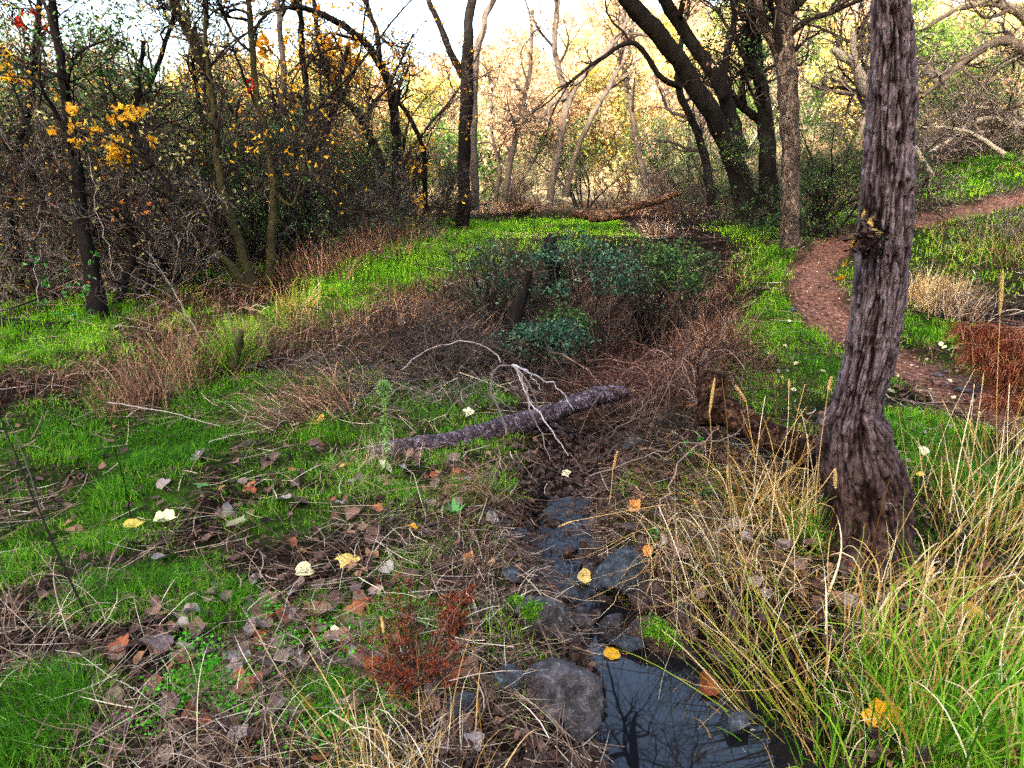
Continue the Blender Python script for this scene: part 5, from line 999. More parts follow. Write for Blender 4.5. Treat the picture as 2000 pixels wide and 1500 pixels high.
sticks('dead_branch', 'pale bleached branch bending over and splitting above the fallen log', 'branch',
       [[(990, 850, 3.7), (980, 810, 3.72), (962, 770, 3.74), (966, 735, 3.75), (985, 716, 3.75), (1002, 713, 3.74), (1022, 735, 3.7), (1042, 765, 3.68), (1052, 800, 3.66)],
        [(1000, 713, 3.74), (1010, 725, 3.7), (1030, 760, 3.66), (1035, 800, 3.62), (1060, 850, 3.6), (1075, 900, 3.55)],
        [(1000, 713, 3.74), (1022, 720, 3.76), (1045, 742, 3.8), (1055, 762, 3.8)], [(1000, 713, 3.74), (1040, 730, 3.8), (1085, 755, 3.85), (1120, 800, 3.8)],
        [(1000, 714, 3.74), (1020, 745, 3.72), (1026, 770, 3.7), (1070, 830, 3.6), (1110, 890, 3.5)]], 'twig_pale', (.0085, .003), 511)
sticks('arching_twig', 'long pale twig arching over the brambles behind the fallen log', 'twig', [[(785, 722, 4.6), (815, 695, 4.7), (860, 675, 4.8), (910, 666, 4.8), (940, 672, 4.8), (965, 690, 4.8), (978, 708, 4.7)]], 'twig_pale', (.005, .004), 512)
for k, (ln, lb) in enumerate([([(1120, 860, 3.6), (1130, 900, 3.5), (1200, 905, 3.4), (1290, 880, 3.5), (1340, 840, 3.6)], 'thin curved brown twig looping below the far end of the log'),
      ([(1180, 860, 3.7), (1260, 790, 3.9), (1350, 720, 4.1), (1400, 690, 4.2)], 'straight brown twig rising from the log towards the old stump'), ([(1030, 850, 3.6), (1100, 760, 3.9), (1160, 690, 4.3), (1120, 640, 4.8)], 'thin straw-coloured stem leaning over the middle of the log'),
      ([(1330, 960, 2.9), (1230, 870, 3.3), (1110, 740, 3.8), (1030, 620, 4.6)], 'long straight twig slanting from the right bank across the log'), ([(1290, 1010, 2.7), (1330, 900, 3.0), (1410, 830, 3.3), (1470, 800, 3.4)], 'brown twig lying on the bank left of the hollow root'),
      ([(1150, 930, 3.2), (1250, 900, 3.2), (1400, 860, 3.2), (1500, 830, 3.2)], 'long horizontal brown twig across the dark gap'), ([(1360, 760, 4), (1380, 640, 4.3), (1395, 560, 4.6), (1388, 520, 4.8)], 'tall thin dark stem standing by the old stump'),
      ([(1290, 560, 5.6), (1330, 610, 5.2), (1345, 690, 4.8), (1300, 760, 4.4)], 'thin arching twig on the right slope of the ravine')]):
    sticks('twig', lb, 'twig', [ln], ['twig_red', 'twig_grey'][k % 2], (.0042, .0018), 520+k, .012, 4)
sticks('weed_stalk', 'long dark dry stalk leaning in from the left edge across the grass', 'stalk', [[(-6, 800, 2.6), (60, 960, 2.35), (130, 1120, 2.1), (192, 1240, 1.98)]], 'twig_dark', (.0026, .0045), 531, .001)
sticks('weed_stalk', 'short brown stalk beside the long dark leaning stalk', 'stalk', [[(22, 830, 2.6), (60, 930, 2.45), (85, 1020, 2.35)]], 'twig_grey', (.002, .003), 532, .001)
sticks('weed_stalk', 'thin dark upright stalk above the pair of cream leaves', 'stalk', [[(224, 878, 2.75), (240, 930, 2.75), (256, 1010, 2.72)]], 'twig_dark', (.0022, .0032), 533, .002)
sticks('fallen_stick', 'dark stick lying bent in the grass left of the large pale yellow leaf', 'stick', [[(395, 1138, 2.33), (480, 1112, 2.4), (560, 1098, 2.45), (655, 1072, 2.55)], [(395, 1138, 2.33), (330, 1108, 2.4), (260, 1095, 2.42), (130, 1092, 2.42)]], 'twig_dark', (.005, .0025), 534, .002)
sticks('fallen_stick', 'thin straight stick lying in the grass upper left of the fleabane plant', 'stick', [[(210, 786, 3.9), (300, 800, 3.8), (430, 832, 3.6)]], 'twig_grey', (.004, .002), 535, .003)
sticks('fallen_stick', 'thin dark stick slanting over the dry grass mound', 'stick', [[(500, 862, 3.3), (600, 800, 3.6), (730, 720, 4.3)]], 'twig_dark', (.003, .002), 536, .003)
sticks('weed_stalk', 'slim dark upright stalk right of the fleabane plant', 'stalk', [[(843, 830, 3.7), (842, 760, 3.7), (846, 700, 3.7)]], 'twig_dark', (.003, .002), 537, .002)
sticks('dead_weed', 'pale branching dead weed leaning left over the brown bank', 'weed', [[(415, 706, 5.2), (372, 630, 5.2), (335, 560, 5.2), (285, 490, 5.2)], [(372, 630, 5.2), (320, 590, 5.2), (262, 560, 5.2)], [(335, 560, 5.2), (300, 520, 5.2), (255, 495, 5.2)], [(335, 560, 5.2), (345, 510, 5.2), (350, 470, 5.2)], [(350, 590, 5.2), (300, 560, 5.1), (240, 530, 5.1)]], 'twig_grey', (.006, .002), 538, .006, 6)
for k, (a, b, c) in enumerate([((92, 620, 5.8), (82, 520, 5.8), (64, 370, 5.8)), ((108, 625, 5.8), (98, 520, 5.8), (92, 380, 5.8)), ((125, 600, 6), (112, 520, 6), (112, 430, 6)), ((75, 590, 6), (72, 500, 6), (78, 400, 6)), ((50, 660, 5.6), (55, 610, 5.6), (46, 560, 5.6)), ((222, 540, 6), (195, 430, 6), (172, 300, 6))]):
    sticks('hanging_vine', ['second pale vine from the left hanging before the black thicket, longest', 'pale straight vine hanging in the middle of the vine bunch at far left', 'thin pale vine at the right of the bunch at far left', 'faint pale vine between the longest vine and the edge', 'short pale stem rising behind the lying log at far left', 'long pale bare rod crossing the black thicket left of the curved stems'][k], 'vine', [[a, b, c]], 'twig_grey', (.0035, .0025), 540+k, .012)
log_thing('fallen_log', 'black rough log lying in the grass at the far left', 'log', [(-60, 622, 6.3, 14), (20, 636, 6.3, 15), (80, 642, 6.3, 14), (138, 641, 6.3, 12)], 'bark_dark', 551, 24, 120, .25)
log_thing('fallen_log', 'split orange-brown log with a pale core on the grass in the middle distance', 'log', [(1122, 416, 13, 8), (1170, 420, 12.6, 9), (1220, 408, 12.8, 8), (1290, 390, 13, 7), (1330, 375, 13, 5)], 'bark_rot', 552, 20, 120, .35)
log_thing('fallen_log', 'shorter broken log lying in front of the split orange-brown one', 'log', [(1150, 430, 12.2, 5), (1190, 425, 12.2, 7), (1230, 420, 12.2, 4)], 'bark_rot', 553, 18, 80, .35)
log_thing('tree_stump', 'low broken stump in the pale grass behind the twin trunks', 'stump', [(1010, 412, 14.5, 10), (1026, 405, 14.4, 12), (1042, 402, 14.4, 7)], 'bark_rot', 554, 16, 50, .45)
log_thing('dead_stump', 'thin rotten dark stump standing in the bramble bush', 'stump', [(1082, 570, 7.3, 15), (1080, 520, 7.3, 14), (1074, 480, 7.3, 13), (1080, 458, 7.3, 7)], 'bark_dark', 555, 18, 70, .4)
log_thing('dead_stump', 'leaning dark stub left of the bramble bush', 'stump', [(1000, 640, 6.3, 14), (1012, 600, 6.4, 13), (1026, 560, 6.5, 9), (1035, 530, 6.5, 5)], 'bark_dark', 556, 18, 70, .35)
log_thing('mossy_stump', 'green mossy post standing in brown grass left of centre', 'stump', [(455, 715, 4.9, 12), (462, 688, 4.9, 9), (468, 665, 4.9, 8), (472, 645, 4.9, 4)], 'bark_moss', 557, 20, 80, .35)
log_thing('hollow_root', 'thick brown root running left from the big trunk to the old stump', 'root', [(1660, 925, 2.75, 40), (1570, 880, 2.95, 30), (1500, 850, 3.15, 25), (1440, 815, 3.3, 28), (1390, 785, 3.4, 22)], 'bark_root', 558, 40, 220, .42)
log_thing('old_stump', 'black hollow stump at the end of the thick root', 'stump', [(1392, 830, 3.35, 30), (1390, 790, 3.4, 28), (1388, 755, 3.42, 24), (1394, 728, 3.45, 13)], 'bark_root', 559, 36, 140, .6)
# fallen dead tree on the right
tree('dead_tree', 'fallen bare dead tree sprawling on the bank at the right', 'tree',
     [[(2060, 235, 13.5, 8), (1990, 245, 13.3, 7), (1940, 232, 13.2, 6), (1900, 240, 13, 5), (1860, 270, 12.8, 4), (1810, 300, 12.5, 3)],
      [(1990, 240, 13.4, 4), (1940, 215, 13.3, 4), (1900, 208, 13.2, 3)], [(1960, 300, 12.6, 5), (1900, 262, 12.6, 4), (1850, 250, 12.6, 3), (1800, 250, 12.6, 3)], [(1785, 285, 10.5, 5), (1800, 310, 10.5, 5), (1820, 345, 10.5, 6)]],
     571, 'bark_pale', 'twig_grey', tr=(.1, 1), limbs=12, llen=(.5, 1.5), slen=(.3, .9), twigs=5, up=-.05, rows=50, sides=8)
rng = RS(572)
for px, py, s, lb in [(1850, 320, .8, 'reddish heap of dead brush under the fallen dead tree'), (1930, 290, .9, 'grey heap of dead brush at the right end of the bank'), (1985, 270, .9, 'tall grey brush at the right edge behind the fallen dead tree'),
                      (1360, 400, .55, 'dark heap of cut branches at the foot of the leaning black oak'), (1320, 402, .45, 'heap of dead twigs on the right end of the split log'), (1420, 408, .5, 'brown brush heap among the black oak stems')]:
    p = ground_at(px, py); put(PR['bare3' if 'red' in lb or 'brown' in lb else 'bare2' if 'grey' in lb else 'bare1'], p[0], p[1], s, rng, lb, 'brush', None, name='brush_heap', flat=.6)

# ---------------------------------------------------------------- bramble bush and tangle in the ravine
def ell_bush(name, label, px, py, Y, rx, ry, rz, n, lm, ls, seed, twig='twig_dark', arcs=60):
    rng = RS(seed); c = at(px, py, Y); g = float(terr(c[0], c[1])); b = np.array([c[0], c[1], g]); root = thing(name, b, label, 'bush')
    u = norm(rng.normal(size=(n, 3)))*(rng.rand(n, 1)**.4); u[:, 2] = np.where(u[:, 2] < -.4, -u[:, 2], u[:, 2])
    lump = 1+.6*fbm(u[:, 0]*2.6+seed, u[:, 1]*2.6, u[:, 2]*2.6, 2)[:, None]
    C = (c-b)+u*lump*[rx, ry, rz]; k = fbm(C[:, 0]*3+seed, C[:, 1]*3, C[:, 2]*3, 2) > -.12; C = C[k]
    mb = MB(); leaves(mb, C, ls, rng, asp=.6); mb.build('foliage', M[lm], root)
    K = 10; e = norm(rng.normal(size=(arcs, 3)))*[rx, ry, rz]*rng.uniform(.8, 1.25, (arcs, 1))+(c-b); st = rng.normal(size=(arcs, 3))*[rx*.3, ry*.3, 0]+[0, 0, -.1]; t = np.linspace(0, 1, K)
    P = st[:, None]*(1-t)[None, :, None]+e[:, None]*t[None, :, None]+np.array([0, 0, 1])*(np.sin(t*np.pi)*rng.uniform(.05, .35, (arcs, 1)))[..., None]+rng.normal(size=(arcs, K, 3))*.012
    R = np.linspace(.007, .0025, K)[None]*rng.uniform(.6, 1.3, (arcs, 1)); A, Ar = spawn(P, R, 5, (.3, 1), (.12, .4), 6, (25, 80), rng, 0, .35, .6, .4, .0015)
    mb = MB(); tubes(mb, P, R, 4, rng.rand(arcs)); tubes(mb, A, Ar, 3, rng.rand(len(A))); mb.build('stems', M[twig], root); return root
ell_bush('bramble_bush', 'blue-green leafy bramble bush filling the middle of the ravine', 1130, 545, 6.9, .72, .6, .44, 6000, 'leaf_blue', .036, 601, arcs=150)
ell_bush('bramble_bush', 'very dark bramble bush on the right of the blue-green one', 1290, 540, 7.4, .62, .6, .42, 5500, 'leaf_dark', .034, 602, arcs=130)
ell_bush('bramble_bush', 'thin half-bare bramble bush on the left of the blue-green one', 960, 555, 6.9, .55, .5, .45, 1000, 'leaf_blue', .035, 603, arcs=120)
ell_bush('bramble_bush', 'low green bramble clump in the pit in front of the stumps', 1060, 665, 5.4, .36, .35, .16, 2600, 'leaf_blue', .035, 604, arcs=25)
ell_bush('bramble_bush', 'thin mid-green nettle-like clump below the blue-green bush', 1100, 640, 5.9, .3, .3, .2, 800, 'leaf_dark', .035, 605, arcs=15)
def tangle(name, label, spots, n, L, r, m, seed, rise=(.05, .35), sub=3, K=10):
    """arching bramble canes nobody could count"""
    rng = RS(seed); px = []; 
    ctr = np.array([[*ground_at(a, b)[:2], rr] for a, b, rr in spots]); k = rng.randint(0, len(ctr), n); xy = ctr[k, :2]+rng.normal(size=(n, 2))*ctr[k, 2:3]*.6
    az = rng.uniform(0, 2*np.pi, n); Ls = rng.uniform(L[0], L[1], n); t = np.linspace(0, 1, K); bend = rng.normal(0, .25, n)
    d = np.stack([np.cos(az), np.sin(az)], 1); s = np.stack([-np.sin(az), np.cos(az)], 1)
    XY = xy[:, None]+Ls[:, None, None]*(t[None, :, None]*d[:, None]+(bend[:, None]*t**2)[..., None]*s[:, None])
    h = rng.uniform(rise[0], rise[1], n); Z = terr(XY[..., 0], XY[..., 1])*.5+.5*terr(xy[:, 0], xy[:, 1])[:, None]+(h[:, None]*np.sin(np.pi*np.minimum(t*rng.uniform(.5, 1.1, (n, 1)), 1)))
    Z = np.maximum(Z, terr(XY[..., 0], XY[..., 1])+.01)
    P = np.concatenate([XY, Z[..., None]], -1)+np.cumsum(rng.normal(size=(n, K, 3))*.008, 1)
    R = np.linspace(1, .4, K)[None]*r*rng.uniform(.5, 1.4, (n, 1)); mb = MB(); tubes(mb, P, R, 3, rng.rand(n))
    if sub:
        A, Ar = spawn(P, R, sub, (.1, 1), (.06, .3), 6, (25, 80), rng, .1, .3, .6, .4, .0009); tubes(mb, A, Ar, 3, rng.rand(len(A)))
    mb.build(name, M[m], label=label, cat='brambles' if name == 'brambles' else 'dead grass', kind='stuff')
tangle('brambles', 'dark red-brown bramble canes tangled in the ravine', [(1180, 700, .5), (1250, 740, .45), (1320, 690, .4), (1150, 620, .6), (1300, 780, .3), (1230, 640, .6), (1380, 720, .3), (1180, 780, .3)], 950, (.25, 1.1), .0032, 'twig_red', 611, (.05, .45))
tangle('brambles', 'grey-purple bare canes tangled on the left side of the ravine', [(900, 620, .6), (850, 660, .5), (950, 690, .4), (780, 690, .4), (880, 720, .3), (980, 600, .5), (960, 500, .6)], 650, (.3, 1.), .003, 'twig_dark', 612)
tangle('brambles', 'dark twigs caught over the stream beyond the fallen log', [(1150, 830, .25), (1230, 830, .25), (1300, 850, .2)], 330, (.2, .7), .0022, 'twig_dark', 613, (.02, .2))
tangle('brambles', 'reddish dry stems matted on the banks around the riffle', [(1180, 930, .12), (960, 960, .15), (1270, 960, .2), (1350, 960, .25), (1300, 1050, .2), (930, 1060, .15), (1380, 870, .25), (1420, 930, .2)], 420, (.2, .6), .0013, 'twig_red', 614, (.0, .1), 2)
tangle('brambles', 'pale dry stems sprawling over the left bank below the ravine', [(780, 750, .4), (850, 720, .4), (700, 760, .3), (620, 720, .4), (900, 780, .3)], 350, (.2, .6), .0018, 'twig_grey', 615, (.0, .15), 2)

tangle('brambles', 'purple-brown twigs heaped over the far end of the fallen log', [(1200, 770, .22), (1280, 760, .25), (1330, 790, .2), (1150, 800, .18), (1240, 820, .2)], 560, (.25, .9), .0028, 'twig_red', 616, (.05, .45), 4)
tangle('dry_grass', 'long pale straws lying across the right bank between stream and big trunk', [(1350, 1000, .2), (1450, 1080, .25), (1350, 1130, .2), (1500, 1180, .2), (1600, 1250, .2), (1280, 1100, .12), (1400, 900, .25)], 420, (.2, .6), .0011, 'straw_gold', 617, (.0, .09), 0, 8)
tangle('dry_grass', 'long pale straws crossing over the leaf litter of the left bank', [(800, 1050, .25), (700, 1150, .25), (600, 1380, .3), (450, 1450, .3), (250, 1250, .3), (100, 1180, .3), (850, 1200, .15), (900, 1400, .2), (950, 1180, .1), (300, 1400, .3)], 330, (.2, .55), .0011, 'straw', 618, (.0, .08), 0, 8)
# ---------------------------------------------------------------- grass clumps
def clump(label, px, py, n, H, lean, m, seed, spread=.08, w=.0022, droop=.6, heads=0, curl=.6, K=9, name='grass_clump', cat='grass clump', group=None, rlean=.35, stalks=0, mix2=None):
    rng = RS(seed); c = ground_at(px, py); base = c.copy(); base[2] = float(terr(c[0], c[1])); root = thing(name, base, label, cat, group)
    xy = rng.normal(size=(n, 2))*spread; z = terr(xy[:, 0]+base[0], xy[:, 1]+base[1])-base[2]
    p0 = np.stack([xy[:, 0], xy[:, 1], z-.01], 1); L = H*rng.uniform(.45, 1.15, n)
    d = np.array([lean[0], lean[1], 1.])+rng.normal(size=(n, 3))*[rlean, rlean, .1]; d[:, :2] += xy/max(spread, .01)*.12; d = norm(d)
    P = [p0]; g = rng.uniform(.2, 1, n)**2*droop*2.2; side0 = norm(rng.normal(size=(n, 3))*[1, 1, .1]); tw = rng.normal(size=(n, 3))*curl*.12
    for k in range(1, K):
        f = k/(K-1); d = norm(d+np.array([0, 0, -1])*(g*f**2.2)[:, None]*.55+tw*f+rng.normal(size=(n, 3))*.03); P.append(P[-1]+d*(L/(K-1))[:, None])
    P = np.stack(P, 1); gz = terr(P[..., 0]+base[0], P[..., 1]+base[1])-base[2]+.01; P[..., 2] = np.maximum(P[..., 2], np.where(np.arange(K) > 0, gz, -9))
    t = np.linspace(0, 1, K); W = (w*rng.uniform(.5, 1.5, n))[:, None]*(1-.75*t**1.5)[None]
    T = norm(np.gradient(P, axis=1)); sd = norm(side0[:, None]-(T*side0[:, None]).sum(-1, keepdims=True)*T)
    rot = rng.normal(size=(n, 1))*curl*2.*t[None]**1.5; sd = norm(sd*np.cos(rot)[..., None]+np.cross(T, sd)*np.sin(rot)[..., None])
    n1 = n if not mix2 else int(n*(1-mix2[1]))
    mb = MB(); ribbons(mb, P[:n1], W[:n1], sd[:n1], rng.beta(2, 1.7, n1)); mb.build('foliage', M[m], root)
    if mix2: mb = MB(); ribbons(mb, P[n1:], W[n1:], sd[n1:], rng.beta(2, 2, n-n1)); mb.build('foliage', M[mix2[0]], root)
    if stalks:
        xy = rng.normal(size=(stalks, 2))*spread; d = norm(np.array([lean[0]*.8, lean[1]*.8, 1.])+rng.normal(size=(stalks, 3))*[.18, .18, .05]); Ls = H*rng.uniform(.9, 1.5, stalks); KK = 7; t = np.linspace(0, 1, KK)
        P = np.stack([xy[:, 0], xy[:, 1], 0*xy[:, 0]-.01], 1)[:, None]+d[:, None]*(Ls[:, None]*t)[..., None]+(rng.normal(size=(stalks, 1, 3))*[1, 1, 0]*.06)*(t**2)[None, :, None]
        mb = MB(); tubes(mb, P, np.full((stalks, KK), .0013)*rng.uniform(.8, 1.4, (stalks, 1)), 4, rng.rand(stalks)); mb.build('stalks', M[m], root)
        for k in range(min(heads, stalks)):
            e = P[k, -1]; dd = norm(P[k, -1]-P[k, -2]); mb = MB(); seed_head(mb, e, dd, rng.uniform(.03, .055), rng); mb.build('seed_head', M['straw_gold'], root)
    return root
def seed_head(mb, e, d, L, rng, r=.0045, nh=90):
    K = 9; t = np.linspace(0, 1, K); P = e+d*(L*t)[:, None]; R = r*np.sin(np.pi*np.clip(t*.9+.08, 0, 1))**.5; tubes(mb, P[None], R[None], 8, .6)
    k = rng.randint(1, K-1, nh); o = norm(np.cross(np.tile(d, (nh, 1)), rng.normal(size=(nh, 3)))); a = P[k]+rng.normal(size=(nh, 3))*.001; tip = a+(o*1.0+d*.8)*(R[k]*1.5)[:, None]
    Pp = np.stack([a, (a+tip)/2, tip], 1); ribbons(mb, Pp, np.full((nh, 3), .0009), norm(np.cross(o, d)), rng.rand(nh))
G1 = 'tall dry grass clumps at the lower right'
clump('tall straw grass clump at the right edge, level with the foot of the big trunk', 1970, 1060, 110, .58, (.25, -.05), 'straw_gold', 801, .11, .0024, .5, 2, group=G1, stalks=16, mix2=('reed_green', .25))
clump('tall golden grass clump leaning right above the big golden leaf', 1850, 1230, 130, .5, (.45, .1), 'straw_gold', 802, .12, .0027, 1.0, 1, curl=.9, group=G1, stalks=9, mix2=('reed_green', .3))
clump('thick golden grass clump in the lower right corner', 1960, 1330, 120, .5, (.4, .15), 'straw_gold', 803, .13, .0027, .9, 1, curl=.9, group=G1, stalks=10, mix2=('reed_green', .3))
clump('curling pale blades arching over dark litter below the big trunk', 1700, 1240, 60, .42, (.35, .1), 'straw_gold', 804, .07, .003, 1.1, 1, curl=1.0, group=G1, stalks=5)
clump('green grass clump with dry tips at the bottom right corner', 1900, 1430, 380, .42, (.2, .1), 'grass', 805, .16, .0028, .8, 0, group=G1, mix2=('straw_gold', .18))
clump('green grass clump around the big golden leaf', 1740, 1470, 260, .30, (.1, .1), 'grass', 806, .12, .0022, .8, 0, group=G1, mix2=('straw_gold', .3))
clump('yellow-green blades sweeping left towards the pool from the lower right', 1560, 1430, 62, .62, (-1.0, .75), 'reed_green', 807, .05, .0026, .12, 1, curl=.3, group=G1, rlean=.16, mix2=('straw_gold', .3))
clump('green and straw tuft beside the flat grey slate by the pool', 1560, 1450, 150, .30, (.0, .1), 'grass', 808, .12, .0024, .7, 0, group=G1, mix2=('straw_gold', .45))
clump('messy straw tuft on the bank under the hollow root', 1450, 1120, 80, .30, (-.2, 0), 'straw_gold', 848, .13, .0018, 1.1, 1, curl=.9, stalks=8, mix2=('reed_green', .15))
clump('fine straw tuft between the pool and the curling blades', 1650, 1330, 50, .32, (.3, .05), 'straw_gold', 809, .1, .0018, 1.0, 1, group=G1, stalks=6, mix2=('reed_green', .3))
clump('tuft of curled pale blades against the left side of the big trunk', 1560, 1040, 75, .42, (-.05, .0), 'straw_gold', 810, .08, .0024, 1.0, 1, curl=1.0, stalks=10)
clump('dark green fresh tuft at the left foot of the big trunk', 1600, 1060, 160, .26, (-.05, -.05), 'grass', 811, .05, .0018, .35)
clump('tall curling straw clump left of the hollow root', 1490, 1000, 70, .46, (.05, .0), 'straw_gold', 812, .09, .0022, .9, 2, curl=.9, stalks=14)
clump('loose straw tuft on the bank above the slate slab', 1390, 1100, 80, .28, (-.3, .0), 'straw', 813, .12, .0014, 1.0, 1, stalks=8)
clump('straw tuft overhanging the right side of the riffle', 1370, 1120, 60, .26, (-.5, .1), 'straw', 814, .1, .0013, .8, 0, stalks=6)
clump('pale tall grass in front of the footpath right of the big trunk', 1870, 1010, 80, .50, (.1, 0), 'straw_gold', 815, .14, .0018, .6, 1, stalks=14, mix2=('reed_green', .4))
clump('slender pale grass between the footpath and the right edge', 1990, 900, 60, .5, (.05, 0), 'straw_gold', 816, .12, .0018, .4, 1, stalks=12)
clump('soft green tuft of grass and moss wrapped round the mossy post', 462, 716, 520, .42, (.02, -.02), 'grass', 847, .07, .0026, .6, mix2=('straw_brown', .3))
clump('bright golden bleached tuft beyond the path right of the big trunk', 1800, 590, 420, .42, (.05, -.1), 'straw_gold', 817, .17, .003, .55)
clump('second bleached tuft right of the bright golden one', 1862, 612, 380, .40, (.05, -.1), 'straw', 818, .13, .003, .55)
clump('pale green and straw tussock on the end of the grassy ridge', 582, 615, 170, .45, (.15, -.1), 'straw_gold', 819, .09, .003, 1.0, 0, mix2=('reed_green', .4))
clump('tall dry tuft left of the weedy bush', 268, 790, 340, .42, (.05, -.05), 'straw_brown', 820, .11, .0022, .5)
clump('ragged brown weedy bush on the left grass', 350, 745, 420, .50, (.0, -.05), 'straw_brown', 821, .16, .0022, .5, mix2=('leaf_green', .12))
clump('combed-over dry grass mound left of the fleabane plant', 640, 800, 420, .42, (-.9, -.1), 'straw_brown', 822, .15, .0016, 1.2, rlean=.5)
clump('small dry mound beside the combed-over one', 560, 815, 200, .3, (-.9, -.1), 'straw', 823, .12, .0016, 1.2, rlean=.5)
clump('reddish dry grass bank left of the ridge, nearest part', 625, 540, 300, .5, (-.1, .1), 'straw_brown', 824, .22, .0034, .7, group=None)
clump('reddish dry grass bank left of the ridge, farther part', 700, 500, 380, .55, (-.1, .1), 'straw_brown', 825, .33, .0036, .7)
clump('dry grass at the foot of the leaning dark trees', 780, 470, 300, .5, (.1, -.15), 'straw_brown', 826, .35, .004, .7)
clump('pale tussock sagging over the grass in front of the split log', 1280, 462, 360, .45, (-.3, -.3), 'straw', 827, .2, .0032, 1.1)
clump('dry tussock under the heap of cut branches', 1400, 425, 420, .5, (-.1, -.2), 'straw', 828, .45, .0036, .9)
clump('dry tussock between the twin trunks and the low stump', 960, 415, 420, .4, (0, -.1), 'straw', 829, .5, .0036, .8)
clump('dry grass fringe behind the straight scaly trunk', 1600, 400, 380, .55, (0, -.1), 'straw_brown', 830, .5, .0036, .6)
clump('pale dry tuft left of the old black stump', 1330, 760, 180, .34, (-.15, .0), 'straw', 831, .14, .0016, .8)
clump('upright reddish dry grass behind the old black stump', 1395, 700, 380, .5, (.0, .0), 'straw_brown', 832, .16, .0018, .4)
clump('reddish dry grass slope right of the dark bramble bush', 1350, 630, 420, .45, (-.2, -.1), 'straw_brown', 833, .35, .0024, .8)
clump('brown grass sheet on the left slope of the ravine', 820, 630, 260, .34, (.5, -.2), 'straw_brown', 834, .4, .0026, 1.1)
clump('faded grass sheet between the ridge and the mossy post', 640, 665, 220, .34, (.3, -.2), 'straw_brown', 835, .35, .0024, 1.1)
clump('dry grass over the left end of the fallen log', 745, 905, 200, .24, (.2, .15), 'straw', 836, .09, .0013, 1.2)
clump('straw bundle trailing into the stream from the left bank', 985, 975, 140, .35, (-.9, -.4), 'straw_brown', 837, .07, .0014, 1., rlean=.2)
clump('dry grass tuft hanging over the left bank of the riffle', 905, 1110, 130, .2, (.0, -.2), 'straw', 838, .09, .0013, .9)
clump('straw fan spread at the bottom edge left of the rounded boulder', 760, 1540, 170, .30, (-.3, .3), 'straw_gold', 839, .12, .0015, .9, 1, rlean=.6, stalks=10)
clump('straw tangle in the bottom left corner of the litter', 420, 1480, 200, .34, (-.3, .2), 'straw', 840, .15, .0014, 1.1, rlean=.6)
clump('small straw fan at the left edge of the litter', 60, 1230, 160, .3, (.2, .1), 'straw', 841, .14, .0013, 1.1, rlean=.6)
clump('fresh green tuft at the tip of the fallen log shadow', 975, 960, 110, .16, (.1, 0), 'grass', 842, .05, .0016, .5)
clump('fresh green tuft by the fleabane foot', 870, 900, 60, .1, (0, 0), 'grass', 843, .03, .0016, .4)
clump('green tuft tucked behind the upright wedge stone', 1225, 1180, 60, .08, (0, 0), 'grass', 844, .03, .0012, .6)
clump('hanging green grass left of the leaning wedge slab', 980, 1250, 150, .12, (0, -.1), 'grass', 845, .06, .0012, .9)
clump('olive grass clump at the right edge of the far path', 1960, 500, 300, .5, (0, 0), 'straw_brown', 846, .3, .003, .5, mix2=('grass_far', .4))

# ---------------------------------------------------------------- single plants
def leafy_plant(name, label, px, py, n, L, w, m, seed, up=.6, cat='plant'):
    rng = RS(seed); c = ground_at(px, py); root = thing(name, c, label, cat)
    for k in range(n):
        a = k*2.4+rng.rand(); d = np.array([math.cos(a), math.sin(a)]); K = 7; t = np.linspace(0, 1, K); l = L*rng.uniform(.7, 1.1)
        P = np.stack([d[0]*l*(t*(1-up)+.5*t*t*(1-up)), d[1]*l*(t*(1-up)+.5*t*t*(1-up)), l*(t*up*1.3-.5*t*t*(1-up))], 1)
        W = w*np.sin(np.pi*np.clip(.12+t*.88, 0, 1))**.7; s = np.array([-d[1], d[0], .1]); mb = MB(); ribbons(mb, P[None], W[None], norm(s)[None], np.array([rng.rand()])); mb.build('leaf', M[m], root, True)
    return root
M['sprout'] = mat('sprout', ramp('1f5a1c', '2f7a24', '4a9a30'), rough=.4, transl=.3, spec=.5)
leafy_plant('bulb_sprout', 'pointed green sprout below the fallen log, left of the tall one', 862, 905, 6, .085, .0045, 'sprout', 901, .9, 'sprout')
leafy_plant('bulb_sprout', 'tall narrow green sprout with yellow tips below the fallen log', 900, 922, 6, .09, .004, 'sprout', 902, .95, 'sprout')
leafy_plant('bulb_sprout', 'green sprout standing alone on the straw bank left of the broad-leaved plant', 797, 998, 5, .085, .004, 'sprout', 903, .95, 'sprout')
leafy_plant('broad_leaved_plant', 'fresh broad-leaved dock plant on the left bank', 888, 1012, 9, .11, .011, 'sprout', 904, .65)
leafy_plant('broad_leaved_plant', 'small pair of blue-green leaves in litter left of the curled leaves', 390, 948, 3, .05, .011, 'sprout', 905, .3)
leafy_plant('broad_leaved_plant', 'pale green leaf rosette in the lower left litter', 140, 1310, 5, .07, .014, 'sprout', 906, .3)
leafy_plant('broad_leaved_plant', 'dark green sprout behind the dry grass mound', 668, 775, 6, .14, .006, 'sprout', 907, .9)
